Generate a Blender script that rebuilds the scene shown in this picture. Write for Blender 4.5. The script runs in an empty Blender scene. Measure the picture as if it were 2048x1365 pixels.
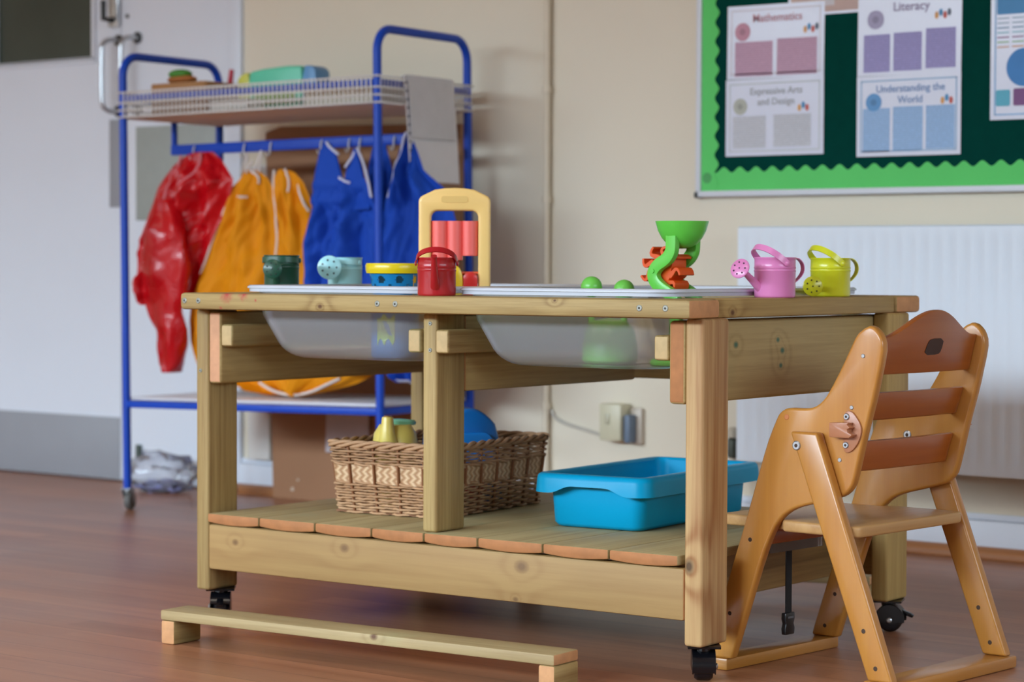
import bpy, bmesh, math, random
from mathutils import Vector, Matrix, noise
PI = math.pi
SC = bpy.context.scene
COL = SC.collection

# ------------------------------------------------------------------ colours and materials
def lin(r, g, b):
    f = lambda c: (c/255/12.92) if c/255 <= 0.04045 else ((c/255+0.055)/1.055)**2.4
    return (f(r), f(g), f(b), 1.0)

def new_mat(name):
    m = bpy.data.materials.new(name); m.use_nodes = True
    nt = m.node_tree; nt.nodes.clear()
    out = nt.nodes.new('ShaderNodeOutputMaterial')
    b = nt.nodes.new('ShaderNodeBsdfPrincipled')
    nt.links.new(b.outputs[0], out.inputs[0])
    return m, nt, b, out

def N(nt, t, **kw):
    n = nt.nodes.new(t)
    for k, v in kw.items():
        if k.startswith('i_'):
            key = k[2:]
            n.inputs[int(key) if key.isdigit() else key.replace('_', ' ')].default_value = v
        else:
            setattr(n, k, v)
    return n

def math_n(nt, op, a, b=None, clamp=False):
    n = N(nt, 'ShaderNodeMath', operation=op, use_clamp=clamp)
    for i, v in enumerate((a, b)):
        if v is None: continue
        if isinstance(v, (int, float)): n.inputs[i].default_value = v
        else: nt.links.new(v, n.inputs[i])
    return n.outputs[0]

def mix_col(nt, fac, a, b):
    n = N(nt, 'ShaderNodeMix', data_type='RGBA')
    for i, v in ((0, fac), (6, a), (7, b)):
        if isinstance(v, (int, float, tuple)): n.inputs[i].default_value = v
        else: nt.links.new(v, n.inputs[i])
    return n.outputs[2]

def plain(name, col, rough=0.5, metal=0.0, var=0.06, scale=25.0, bump=0.0, bscale=200.0, spec=0.5, sss=None, coat=0.0):
    """painted metal, plastic, plaster: one colour with slight procedural unevenness"""
    m, nt, b, out = new_mat(name)
    tc = N(nt, 'ShaderNodeTexCoord')
    nz = N(nt, 'ShaderNodeTexNoise', i_Scale=scale, i_Detail=3.0)
    nt.links.new(tc.outputs['Object'], nz.inputs['Vector'])
    dark = tuple(c*(1-var*2) for c in col[:3]) + (1,)
    lite = tuple(min(1, c*(1+var)) for c in col[:3]) + (1,)
    nt.links.new(mix_col(nt, nz.outputs[0], dark, lite), b.inputs['Base Color'])
    b.inputs['Roughness'].default_value = rough
    b.inputs['Metallic'].default_value = metal
    b.inputs['Specular IOR Level'].default_value = spec
    if coat: b.inputs['Coat Weight'].default_value = coat; b.inputs['Coat Roughness'].default_value = 0.15
    if bump:
        n2 = N(nt, 'ShaderNodeTexNoise', i_Scale=bscale, i_Detail=2.0)
        nt.links.new(tc.outputs['Object'], n2.inputs['Vector'])
        bp = N(nt, 'ShaderNodeBump', i_Strength=bump, i_Distance=0.002)
        nt.links.new(n2.outputs[0], bp.inputs['Height'])
        nt.links.new(bp.outputs[0], b.inputs['Normal'])
    return m

def wood(name, axis, light, dark, rough=0.6, fine=160.0, streak=0.5, knots=(), green=None, coat=0.0, broad=9.0, knotcol=(0.13, 0.06, 0.025, 1), spec=0.4, autoknots=0.0, stains=()):
    """timber with its grain along one object axis; knots are (x, y, z, r)"""
    m, nt, b, out = new_mat(name)
    L = nt.links
    tc = N(nt, 'ShaderNodeTexCoord'); oi = N(nt, 'ShaderNodeObjectInfo')
    rnd = N(nt, 'ShaderNodeVectorMath', operation='MULTIPLY_ADD')
    L.new(oi.outputs['Random'], rnd.inputs[0])
    rnd.inputs[1].default_value = (7.3, 5.1, 9.7)
    L.new(tc.outputs['Object'], rnd.inputs[2])
    mp = N(nt, 'ShaderNodeMapping')
    L.new(rnd.outputs[0], mp.inputs['Vector'])
    sc = [1.0, 1.0, 1.0]; sc[axis] = 0.03
    mp.inputs['Scale'].default_value = sc
    # knots push the grain lines aside
    push = None; kmask = None
    for (kx, ky, kz, kr) in knots:
        vd = N(nt, 'ShaderNodeVectorMath', operation='SUBTRACT')
        L.new(tc.outputs['Object'], vd.inputs[0]); vd.inputs[1].default_value = (kx, ky, kz)
        vs = N(nt, 'ShaderNodeVectorMath', operation='MULTIPLY')
        s3 = [1.0, 1.0, 1.0]; s3[axis] = 0.75
        L.new(vd.outputs[0], vs.inputs[0]); vs.inputs[1].default_value = s3
        ln = N(nt, 'ShaderNodeVectorMath', operation='LENGTH'); L.new(vs.outputs[0], ln.inputs[0])
        d = math_n(nt, 'DIVIDE', ln.outputs['Value'], kr)
        mk = math_n(nt, 'SUBTRACT', 1.15, d, True)
        ex = math_n(nt, 'POWER', 2.718, math_n(nt, 'MULTIPLY', d, -0.45))
        kmask = mk if kmask is None else math_n(nt, 'MAXIMUM', kmask, mk)
        push = ex if push is None else math_n(nt, 'ADD', push, ex)
    nb = N(nt, 'ShaderNodeTexNoise', i_Scale=broad, i_Detail=2.0, i_Distortion=0.6)
    L.new(mp.outputs[0], nb.inputs['Vector'])
    ph = math_n(nt, 'MULTIPLY', nb.outputs[0], 26.0)
    if push is not None: ph = math_n(nt, 'ADD', ph, math_n(nt, 'MULTIPLY', push, 16.0))
    rings = math_n(nt, 'MULTIPLY_ADD', math_n(nt, 'SINE', ph), 0.5); rings.node.inputs[2].default_value = 0.5
    rings = math_n(nt, 'POWER', rings, 2.2)
    nf = N(nt, 'ShaderNodeTexNoise', i_Scale=fine, i_Detail=4.0, i_Roughness=0.65)
    L.new(mp.outputs[0], nf.inputs['Vector'])
    fac = math_n(nt, 'ADD', math_n(nt, 'MULTIPLY', rings, streak), math_n(nt, 'MULTIPLY', math_n(nt, 'SUBTRACT', nf.outputs[0], 0.42), 1.5), True)
    col = mix_col(nt, fac, light, dark)
    nl = N(nt, 'ShaderNodeTexNoise', i_Scale=3.0, i_Detail=1.0)
    L.new(rnd.outputs[0], nl.inputs['Vector'])
    hue = N(nt, 'ShaderNodeHueSaturation')
    L.new(col, hue.inputs['Color'])
    vv = math_n(nt, 'ADD', math_n(nt, 'MULTIPLY', nl.outputs[0], 0.22), math_n(nt, 'MULTIPLY', oi.outputs['Random'], 0.12))
    L.new(math_n(nt, 'ADD', vv, 0.83), hue.inputs['Value'])
    col = hue.outputs[0]
    if green:
        ng = N(nt, 'ShaderNodeTexNoise', i_Scale=5.0, i_Detail=2.0)
        L.new(rnd.outputs[0], ng.inputs['Vector'])
        gm = math_n(nt, 'MULTIPLY', math_n(nt, 'SUBTRACT', ng.outputs[0], 0.56), 3.0, True)
        col = mix_col(nt, gm, col, green)
    for (sx, sy, sz, sr, scol) in stains:
        vd = N(nt, 'ShaderNodeVectorMath', operation='DISTANCE')
        L.new(tc.outputs['Object'], vd.inputs[0]); vd.inputs[1].default_value = (sx, sy, sz)
        nd = N(nt, 'ShaderNodeTexNoise', i_Scale=160.0, i_Detail=2.0)
        L.new(tc.outputs['Object'], nd.inputs['Vector'])
        dd = math_n(nt, 'ADD', math_n(nt, 'DIVIDE', vd.outputs['Value'], sr), math_n(nt, 'MULTIPLY', nd.outputs[0], 0.9))
        col = mix_col(nt, math_n(nt, 'MULTIPLY', math_n(nt, 'SUBTRACT', 1.3, dd), 1.2, True), col, scol)
    if kmask is not None:
        col = mix_col(nt, math_n(nt, 'MULTIPLY', kmask, 1.3, True), col, knotcol)
    L.new(col, b.inputs['Base Color'])
    b.inputs['Roughness'].default_value = rough
    b.inputs['Specular IOR Level'].default_value = spec
    if coat:
        b.inputs['Coat Weight'].default_value = coat; b.inputs['Coat Roughness'].default_value = 0.2
    bp = N(nt, 'ShaderNodeBump', i_Strength=0.12, i_Distance=0.001)
    L.new(nf.outputs[0], bp.inputs['Height']); L.new(bp.outputs[0], b.inputs['Normal'])
    return m

PINE_L, PINE_D = lin(179, 154, 101), lin(133, 103, 58)
END = plain('pine_end_grain', lin(206, 152, 104), 0.75, var=0.14, scale=60)
GREENISH = lin(150, 150, 104)
PINE = [wood('pine_along_x', 0, PINE_L, PINE_D), wood('pine_along_y', 1, PINE_L, PINE_D, green=GREENISH), wood('pine_along_z', 2, PINE_L, PINE_D)]

# ------------------------------------------------------------------ mesh building
class MB:
    def __init__(s): s.v = []; s.f = []; s.mi = []
    def add(s, verts, faces, mi=0):
        o = len(s.v); s.v += [tuple(p) for p in verts]
        for f in faces: s.f.append(tuple(i+o for i in f)); s.mi.append(mi)
        return s
    def box(s, x0, x1, y0, y1, z0, z1, mi=0, M=None):
        P = [(x, y, z) for z in (z0, z1) for y in (y0, y1) for x in (x0, x1)]
        if M is not None: P = [M @ Vector(p) for p in P]
        return s.add(P, [(0, 2, 3, 1), (4, 5, 7, 6), (0, 1, 5, 4), (2, 6, 7, 3), (0, 4, 6, 2), (1, 3, 7, 5)], mi)
    def prism(s, pts, a, b, fn, mi=0):
        """2D outline swept between depths a and b; fn(u, v, depth) -> xyz"""
        n = len(pts)
        V = [fn(u, v, a) for u, v in pts] + [fn(u, v, b) for u, v in pts]
        F = [tuple(range(n))[::-1], tuple(range(n, 2*n))] + [(i, (i+1) % n, n+(i+1) % n, n+i) for i in range(n)]
        return s.add(V, F, mi)
    def rings(s, rings, closed=True, cap=True, loop=False, mi=0):
        n = len(rings[0]); V = [p for r in rings for p in r]; F = []
        k = len(rings)
        for i in range(k if loop else k-1):
            i2 = (i+1) % k
            for j in range(n if closed else n-1):
                j2 = (j+1) % n
                F.append((i*n+j, i*n+j2, i2*n+j2, i2*n+j))
        if cap and not loop and closed:
            F.append(tuple(range(n))[::-1]); F.append(tuple(range((k-1)*n, k*n)))
        return s.add(V, F, mi)
    def tube(s, path, r, n=8, loop=False, cap=True, mi=0, flat=1.0, up=None):
        P = [Vector(p) for p in path]; k = len(P); R = []
        prev = None
        for i, p in enumerate(P):
            a = P[(i-1) % k] if (i > 0 or loop) else P[0]
            b = P[(i+1) % k] if (i < k-1 or loop) else P[-1]
            t = (b-a).normalized() if (b-a).length > 1e-9 else Vector((0, 0, 1))
            if prev is None:
                ref = Vector(up) if up is not None else (Vector((0, 0, 1)) if abs(t.z) < 0.9 else Vector((1, 0, 0)))
            else: ref = prev
            if up is not None: ref = Vector(up)
            x = (ref - t*ref.dot(t))
            x = x.normalized() if x.length > 1e-6 else t.orthogonal().normalized()
            y = t.cross(x); prev = x
            if isinstance(r, (list, tuple)):
                q = i/(k-1)*(len(r)-1); q0 = min(int(q), len(r)-2); rr = r[q0]+(r[q0+1]-r[q0])*(q-q0)
            else: rr = r
            R.append([p + x*math.cos(2*PI*j/n)*rr*flat + y*math.sin(2*PI*j/n)*rr for j in range(n)])
        return s.rings(R, True, cap, loop, mi)
    def lathe(s, prof, n=32, c=(0, 0, 0), M=None, mi=0, cap=True):
        R = []
        for r, z in prof:
            ring = [Vector((max(r, 1e-5)*math.cos(2*PI*j/n), max(r, 1e-5)*math.sin(2*PI*j/n), z)) for j in range(n)]
            if M is not None: ring = [M @ p for p in ring]
            R.append([p + Vector(c) for p in ring])
        return s.rings(R, True, cap, False, mi)
    def strap(s, path, w, t, across, mi=0):
        """flat band: width w along 'across', thickness t"""
        P = [Vector(p) for p in path]; A = Vector(across).normalized(); R = []
        for i, p in enumerate(P):
            a = P[max(i-1, 0)]; b = P[min(i+1, len(P)-1)]
            tg = (b-a).normalized(); nn = tg.cross(A).normalized()
            R.append([p + A*w/2 + nn*t/2, p - A*w/2 + nn*t/2, p - A*w/2 - nn*t/2, p + A*w/2 - nn*t/2])
        return s.rings(R, True, True, False, mi)
    def sphere(s, c, r, n=20, sx=1, sy=1, sz=1, mi=0):
        k = n//2
        return s.lathe([(r*math.sin(PI*i/k), -r*math.cos(PI*i/k)) for i in range(k+1)], n, c, Matrix.Diagonal((sx, sy, sz)), mi)
    def build(s, name, mats, parent=None, bevel=0.0, seg=2, flat=False, ang=35, ends=None, label=None, loc=None, rot=None):
        me = bpy.data.meshes.new(name)
        me.from_pydata(s.v, [], s.f)
        if not isinstance(mats, (list, tuple)): mats = [mats]
        for m in mats: me.materials.append(m)
        for p, mi in zip(me.polygons, s.mi): p.material_index = mi
        bm = bmesh.new(); bm.from_mesh(me)
        bmesh.ops.remove_doubles(bm, verts=bm.verts, dist=1e-6)
        bmesh.ops.recalc_face_normals(bm, faces=bm.faces)
        if bevel:
            ed = [e for e in bm.edges if len(e.link_faces) == 2 and e.calc_face_angle(0) > math.radians(38)]
            bmesh.ops.bevel(bm, geom=ed, offset=bevel, segments=seg, profile=0.5, affect='EDGES', clamp_overlap=True)
        if ends is not None:
            for f in bm.faces:
                if abs(f.normal[ends]) > 0.75: f.material_index = 1
        bm.to_mesh(me); bm.free()
        if not flat:
            me.polygons.foreach_set('use_smooth', [True]*len(me.polygons))
            me.set_sharp_from_angle(angle=math.radians(ang))
        o = bpy.data.objects.new(name, me); COL.objects.link(o)
        if parent: o.parent = parent
        if loc is not None: o.location = loc
        if rot is not None: o.rotation_euler = rot
        if label: o['label'] = label
        return o

def thing(name, label, cat, loc=(0, 0, 0), rot=(0, 0, 0), group=None):
    o = bpy.data.objects.new(name, None); COL.objects.link(o)
    o.empty_display_size = 0.05
    o.location = loc; o.rotation_euler = rot
    o['label'] = label; o['category'] = cat
    if group: o['group'] = group
    return o

def tag(o, label, cat, group=None):
    o['label'] = label; o['category'] = cat
    if group: o['group'] = group
    return o

def struct(o):
    o['kind'] = 'structure'; return o

def arc(cx, cy, r, a0, a1, n):
    return [(cx + r*math.cos(math.radians(a0+(a1-a0)*i/n)), cy + r*math.sin(math.radians(a0+(a1-a0)*i/n))) for i in range(n+1)]

def rrect(x0, x1, y0, y1, r, n=5):
    return arc(x1-r, y1-r, r, 0, 90, n) + arc(x0+r, y1-r, r, 90, 180, n) + arc(x0+r, y0+r, r, 180, 270, n) + arc(x1-r, y0+r, r, 270, 360, n)

def smooth2d(pts, it=2, closed=True):
    for _ in range(it):
        q = []
        n = len(pts)
        for i in range(n if closed else n-1):
            a, b = pts[i], pts[(i+1) % n]
            q.append(tuple(a[k]*.75+b[k]*.25 for k in range(len(a)))); q.append(tuple(a[k]*.25+b[k]*.75 for k in range(len(a))))
        if not closed: q = [pts[0]] + q + [pts[-1]]
        pts = q
    return pts

def rotz(a): return Matrix.Rotation(a, 4, 'Z')

# ------------------------------------------------------------------ camera (world: x along the back wall, y into it, z up, metres)
CAMP = Vector((3.0728, -2.9430, 0.6525))
cam_d = bpy.data.cameras.new('camera'); cam = bpy.data.objects.new('camera', cam_d); COL.objects.link(cam)
cr = ((0.786690801067605, -0.02310926940917804, 0.6169145363686802),
      (0.6173361060318727, 0.023453003117867535, -0.7863498514237525),
      (0.003703472021506158, 0.9994578121722432, 0.032716448200539705))
cam.matrix_world = Matrix.Translation(CAMP) @ Matrix(cr).to_4x4()
cam_d.sensor_width = 36.0; cam_d.lens = 4658.4/2048*36.0
cam_d.dof.use_dof = True; cam_d.dof.focus_distance = 3.68; cam_d.dof.aperture_fstop = 4.8
cam_d.clip_start = 0.05; cam_d.clip_end = 60
SC.camera = cam

TH = 0.031                       # the table stands very slightly out of square to the wall
def TW(x, y, z=0.0):             # table-local to world
    c, s_ = math.cos(TH), math.sin(TH)
    return Vector((x*c-y*s_, x*s_+y*c, z))
WY = 1.801                       # face of the back wall
# ================================================================== the setting
M_wall = plain('cream_wall_paint', lin(226, 217, 197), 0.7, var=0.02, scale=3, bump=0.05, bscale=120)
M_white = plain('white_gloss_paint', lin(220, 227, 238), 0.35, var=0.015, scale=4)
M_ceil = plain('ceiling_paint', lin(214, 210, 202), 0.8, var=0.02, scale=2)
M_grey = plain('grey_kick_plate_metal', lin(150, 153, 160), 0.5, metal=0.0, var=0.04, scale=6)
M_trimwood = wood('stained_quarter_round', 0, lin(168, 112, 70), lin(120, 70, 38), 0.45)
M_chrome = plain('satin_steel', lin(190, 192, 195), 0.28, metal=0.9, var=0.03)
M_dark = plain('dark_plastic', lin(38, 40, 42), 0.4)
M_black = plain('black_plastic', lin(17, 18, 22), 0.3, var=0.1)

def floor_mat():
    m, nt, b, out = new_mat('varnished_floorboards'); L = nt.links
    tc = N(nt, 'ShaderNodeTexCoord')
    sp = N(nt, 'ShaderNodeSeparateXYZ'); L.new(tc.outputs['Object'], sp.inputs[0])
    row = math_n(nt, 'FLOOR', math_n(nt, 'DIVIDE', sp.outputs['Y'], 0.085))
    frac = math_n(nt, 'FRACT', math_n(nt, 'DIVIDE', sp.outputs['Y'], 0.085))
    wr = N(nt, 'ShaderNodeTexWhiteNoise', noise_dimensions='1D'); L.new(row, wr.inputs['W'])
    xs = math_n(nt, 'ADD', sp.outputs['X'], math_n(nt, 'MULTIPLY', wr.outputs['Value'], 1.9))
    px = math_n(nt, 'FLOOR', math_n(nt, 'DIVIDE', xs, 1.35))
    cv = N(nt, 'ShaderNodeCombineXYZ'); L.new(px, cv.inputs[0]); L.new(row, cv.inputs[1])
    wp = N(nt, 'ShaderNodeTexWhiteNoise', noise_dimensions='2D'); L.new(cv.outputs[0], wp.inputs['Vector'])
    mp = N(nt, 'ShaderNodeMapping'); mp.inputs['Scale'].default_value = (0.06, 1, 1)
    off = N(nt, 'ShaderNodeVectorMath', operation='MULTIPLY_ADD')
    L.new(wp.outputs['Color'], off.inputs[0]); off.inputs[1].default_value = (20, 3, 5); L.new(tc.outputs['Object'], off.inputs[2])
    L.new(off.outputs[0], mp.inputs['Vector'])
    n1 = N(nt, 'ShaderNodeTexNoise', i_Scale=26.0, i_Detail=5.0, i_Roughness=0.6, i_Distortion=0.5); L.new(mp.outputs[0], n1.inputs['Vector'])
    n2 = N(nt, 'ShaderNodeTexNoise', i_Scale=2.2, i_Detail=3.0); L.new(tc.outputs['Object'], n2.inputs['Vector'])
    c = mix_col(nt, math_n(nt, 'MULTIPLY', n1.outputs[0], 1.0, True), lin(132, 84, 58), lin(182, 126, 92))
    hs = N(nt, 'ShaderNodeHueSaturation'); L.new(c, hs.inputs['Color'])
    L.new(math_n(nt, 'ADD', math_n(nt, 'ADD', math_n(nt, 'MULTIPLY', wp.outputs['Value'], 0.28), math_n(nt, 'MULTIPLY', n2.outputs[0], 0.3)), 0.70), hs.inputs['Value'])
    gap = math_n(nt, 'LESS_THAN', frac, 0.02)
    L.new(mix_col(nt, math_n(nt, 'MULTIPLY', gap, 0.6), hs.outputs[0], lin(50, 28, 18)), b.inputs['Base Color'])
    L.new(math_n(nt, 'ADD', math_n(nt, 'MULTIPLY', n2.outputs[0], 0.18), 0.26), b.inputs['Roughness'])
    b.inputs['Specular IOR Level'].default_value = 0.5
    bp = N(nt, 'ShaderNodeBump', i_Strength=0.15, i_Distance=0.002); L.new(n2.outputs[0], bp.inputs['Height']); L.new(bp.outputs[0], b.inputs['Normal'])
    return m

XL, XR, YF, ZC = -5.2, 5.6, -5.0, 2.9
WZ0_, WZ1_ = 0.8, 2.2
struct(MB().box(XL, XR, YF, WY+0.1, -0.1, 0.0).build('floor', floor_mat(), flat=True))
struct(MB().box(XL, XR, YF, WY+0.1, ZC, ZC+0.1).build('ceiling', M_ceil, flat=True))
DL, DR, DT = -3.02, -1.655, 2.02          # door opening
w = MB().box(DR, XR, WY, WY+0.12, 0, ZC).box(XL, DL, WY, WY+0.12, 0, ZC).box(DL, DR, WY, WY+0.12, DT, ZC)
struct(w.build('wall_back', M_wall, flat=True))
struct(MB().box(XL-0.12, XL, YF, WY, 0, ZC).build('wall_left', M_wall, flat=True))
RY0, RY1 = -4.6, 1.0               # opening added in the unseen right wall to let in fill light
w = MB().box(XR, XR+0.12, YF, WY, 0, WZ0_).box(XR, XR+0.12, YF, WY, WZ1_, ZC).box(XR, XR+0.12, YF, RY0, WZ0_, WZ1_).box(XR, XR+0.12, RY1, WY, WZ0_, WZ1_)
struct(w.build('wall_right', M_wall, flat=True))
wf = MB()
for k in range(5):
    y = RY0 + (RY1-RY0)*k/4
    wf.box(XR+0.03, XR+0.09, y-0.03, y+0.03, WZ0_, WZ1_)
struct(wf.build('added_side_window', M_white, bevel=0.004))  # unseen window bars, added along with the side fill
# the window wall behind the photographer: long windows, sky outside
WX0, WX1, WZ0, WZ1 = -4.9, 2.2, 0.75, 2.3
w = MB().box(XL, XR, YF-0.2, YF, 0, WZ0).box(XL, XR, YF-0.2, YF, WZ1, ZC).box(XL, WX0, YF-0.2, YF, WZ0, WZ1).box(WX1, XR, YF-0.2, YF, WZ0, WZ1)
struct(w.build('wall_front', M_wall, flat=True))
wf = MB()
for k in range(6):
    x = WX0 + (WX1-WX0)*k/5
    wf.box(x-0.03, x+0.03, YF-0.14, YF-0.06, WZ0, WZ1)
wf.box(WX0, WX1, YF-0.14, YF-0.06, WZ0, WZ0+0.05).box(WX0, WX1, YF-0.14, YF-0.06, WZ1-0.05, WZ1)
struct(wf.build('window_1', M_white, bevel=0.004))

# ---- double doors
def panel(name, x0, x1, z0, z1, y0, y1, mat, **k): return MB().box(x0, x1, y0, y1, z0, z1).build(name, mat, **k)
hx = -2.128                               # where the leaves meet
d = MB()
wx0, wx1, wz0, wz1 = -2.70, -2.255, 1.272, 1.80   # vision panel opening of the left leaf
d.box(DL+0.02, wx0, WY+0.0, WY+0.045, 0.006, DT-0.02).box(wx1, hx-0.003, WY+0.0, WY+0.045, 0.006, DT-0.02)
d.box(wx0, wx1, WY, WY+0.045, 0.006, wz0).box(wx0, wx1, WY, WY+0.045, wz1, DT-0.02)
door1 = struct(d.build('door_1', M_white, flat=True))
M_pane = plain('dark_corridor_pane', lin(68, 78, 70), 0.12, var=0.25, scale=2.2, spec=0.5)  # opaque pane; the dark unlit space beyond is put into its colour
pane = panel('vision_pane', wx0, wx1, wz0, wz1, WY+0.012, WY+0.020, M_pane, parent=door1)
b = MB()
for (a0, a1, c0, c1) in ((wx0-.018, wx1+.018, wz0-.018, wz0), (wx0-.018, wx1+.018, wz1, wz1+.018), (wx0-.018, wx0, wz0, wz1), (wx1, wx1+.018, wz0, wz1)):
    b.box(a0, a1, WY-0.006, WY+0.010, c0, c1)
b.build('glazing_bead', M_white, parent=door1, bevel=0.002)
panel('kick_plate', DL+0.05, hx-0.008, 0.007, 0.192, WY-0.003, WY+0.001, M_grey, parent=door1, bevel=0.001)
panel('push_plate', -2.178, -2.130, 0.82, 1.081, WY-0.003, WY+0.001, M_grey, parent=door1, bevel=0.001)
def pull(x, z0, z1, parent):
    p = [(x, WY, z1), (x-0.012, WY-0.03, z1+0.002)] + [(x-0.018, WY-0.05, z1-0.012), (x-0.02, WY-0.052, z1-0.04), (x-0.02, WY-0.052, z0+0.04), (x-0.018, WY-0.05, z0+0.012)] + [(x-0.012, WY-0.03, z0-0.002), (x, WY, z0)]
    h = MB().tube(smooth2d(p, 2, False), 0.0075, 10).build('pull_handle', M_chrome, parent=parent)
    for z in (z0, z1): MB().lathe([(0.017, 0), (0.017, 0.006), (0.012, 0.009)], 16, (x, WY, z), Matrix.Rotation(PI/2, 3, 'X')).build('handle_rose', M_dark, parent=h)
pull(-2.137, 1.105, 1.315, door1)
k = MB().box(-2.172, -2.128, WY-0.014, WY, 1.355, 1.50).build('lock_case', M_chrome, parent=door1, bevel=0.004)
MB().tube([(-2.15, WY-0.014, 1.375), (-2.15, WY-0.05, 1.375), (-2.145, WY-0.055, 1.43)], 0.009, 10).build('thumb_turn', M_dark, parent=k)
door2 = struct(MB().box(hx, DR-0.018, WY, WY+0.045, 0.006, DT-0.02).build('door_2', M_white, flat=True))
pull(-2.055, 1.105, 1.318, door2)
MB().lathe([(0.006, 0), (0.006, 0.004)], 12, (-2.10, WY, 1.385), Matrix.Rotation(PI/2, 3, 'X')).build('keyhole', M_dark, parent=door2)
panel('floor_bolt', -2.058, -2.04, 0.075, 0.115, WY-0.012, WY, plain('dark_green_bolt', lin(70, 84, 78), 0.5), parent=door2, bevel=0.002)
fr = MB().box(DR-0.018, DR+0.035, WY-0.014, WY+0.06, 0, DT+0.05).box(DL-0.035, DL+0.018, WY-0.014, WY+0.06, 0, DT+0.05).box(DL, DR, WY-0.014, WY+0.06, DT-0.02, DT+0.05)
struct(fr.build('trim_1', M_white, bevel=0.003))
tag(MB().box(-2.062, -1.715, WY-0.004, WY-0.0005, 0.78, 1.056).build('laminated_sheet', plain('grey_green_laminate', lin(160, 168, 164), 0.5), bevel=0.001),
    'grey-green sheet fixed flat on the white door behind the red apron', 'sheet')

# ---- skirtings
sk = MB().box(DR+0.035, XR, WY-0.016, WY, 0.0, 0.085).box(DR+0.035, XR, WY-0.008, WY, 0.085, 0.10)
struct(sk.build('baseboard_back', M_white, bevel=0.002))
pts = [(0, 0), (0.022, 0), (0.022, 0.012), (0.016, 0.022), (0.006, 0.027), (0, 0.028)]
struct(MB().prism(pts, DR+0.02, XR, lambda u, v, d_: (d_, WY-0.016-u, v)).build('trim_2', M_trimwood, bevel=0.001))
M_pipew = plain('white_boxing', lin(228, 226, 220), 0.5, var=0.02)
struct(MB().box(-1.575, -1.49, WY-0.03, WY-0.012, 0.1, 0.93).build('trim_3', M_pipew, bevel=0.002))

# ---- vertical pipe with clips
M_cream = plain('cream_painted_pipe', lin(218, 206, 184), 0.5, var=0.03)
t = thing('wall_pipe', 'slim vertical cream pipe clipped to the wall between rack and noticeboard', 'pipe', (-0.528, WY-0.014, 0.0))
MB().tube([(0, 0, 0.03), (0, 0, ZC)], 0.0095, 12).build('pipe', M_cream, t)
for z in (1.098, 0.819, 0.292):
    MB().lathe([(0.010, -0.008), (0.0135, -0.008), (0.0135, 0.008), (0.010, 0.008)], 14, (0, 0, z), cap=False).box(-0.006, 0.006, 0.008, 0.0142, z-0.006, z+0.006).build('pipe_clip', M_cream, t)

# ---- spur box with cable and socket
t = thing('switch_box', 'raised cream electrical box low on the wall under the table', 'switch', (-0.301, WY-0.002, 0.262))
M_beige = plain('aged_cream_plastic', lin(205, 200, 172), 0.4, var=0.03)
MB().box(-0.033, 0.033, -0.048, 0.0015, -0.046, 0.046).build('box', M_beige, t, bevel=0.005)
MB().box(-0.014, 0.0, -0.0515, -0.0475, -0.005, 0.022).build('rocker', plain('cream_rocker', lin(190, 186, 160), 0.35), t, bevel=0.001)
t2 = thing('wall_socket', 'white socket with grey plug beside the raised cream box', 'socket', (-0.247, WY-0.002, 0.252))
MB().box(-0.018, 0.017, -0.012, 0.0015, -0.044, 0.046).build('socket_plate', plain('socket_white', lin(200, 188, 172), 0.4), t2, bevel=0.003)
MB().box(-0.016, 0.002, -0.042, -0.0115, -0.04, 0.03).build('plug', plain('grey_blue_plug', lin(104, 120, 140), 0.5), t2, bevel=0.004)
pa = smooth2d([(-0.516, WY-0.006, 0.282), (-0.505, WY-0.006, 0.262), (-0.47, WY-0.006, 0.249), (-0.43, WY-0.006, 0.241), (-0.34, WY-0.006, 0.222)], 2, False)
tag(MB().tube(pa, 0.0045, 8).build('cable', plain('grey_cable', lin(190, 184, 172), 0.5)), 'thin cable curving along the wall from the pipe to the cream box', 'cable')

# ---- radiator
t = thing('radiator', 'long white ribbed panel radiator on the wall under the noticeboard', 'radiator', (0.100, WY-0.002, 0.0))
M_rad = plain('radiator_enamel', lin(222, 230, 240), 0.3, var=0.01)
RL, z0, z1 = 1.75, 0.192, 0.745
rp = []; nrib = 52; pit = RL/nrib
for i in range(nrib):
    x = i*pit
    rp += [(x, 0), (x+pit*0.25, 0), (x+pit*0.42, 0.0022), (x+pit*0.70, 0.0022), (x+pit*0.87, 0)]
rp.append((RL, 0))
zz = [(z0, 0.0, 0), (z0+0.022, 0.0, 0), (z0+0.035, 0.0, 1), (z1-0.04, 0.0, 1), (z1-0.026, 0.0, 0), (z1-0.004, 0.0, 0), (z1, 0.006, 0)]
g = MB(); V = []; F = []
for (z, back, rib) in zz:
    for (x, d_) in rp: V.append((x, -0.092 - d_*rib*-1 + back - 0.006*0, z))
n = len(rp)
for k in range(len(zz)-1):
    for i in range(n-1): F.append((k*n+i, k*n+i+1, (k+1)*n+i+1, (k+1)*n+i))
g.add(V, F)
g.box(0.0, RL, -0.086, -0.078, z0, z1-0.001)
g.build('front_panel', M_rad, t, ang=50)
MB().box(0.004, RL-0.004, -0.088, -0.025, z1-0.010, z1-0.002).build('top_grille', M_rad, t, bevel=0.002)
MB().box(0.0, 0.0015, -0.090, -0.025, z0+0.01, z1-0.004).build('side_panel', M_rad, t)
MB().box(0.01, RL-0.01, -0.045, -0.033, z0+0.01, z1-0.02).build('rear_panel', M_rad, t)
for x in (0.25, 1.5): MB().box(x-0.02, x+0.02, -0.034, 0.0015, z0+0.05, z1-0.05).build('bracket', M_rad, t)
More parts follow.
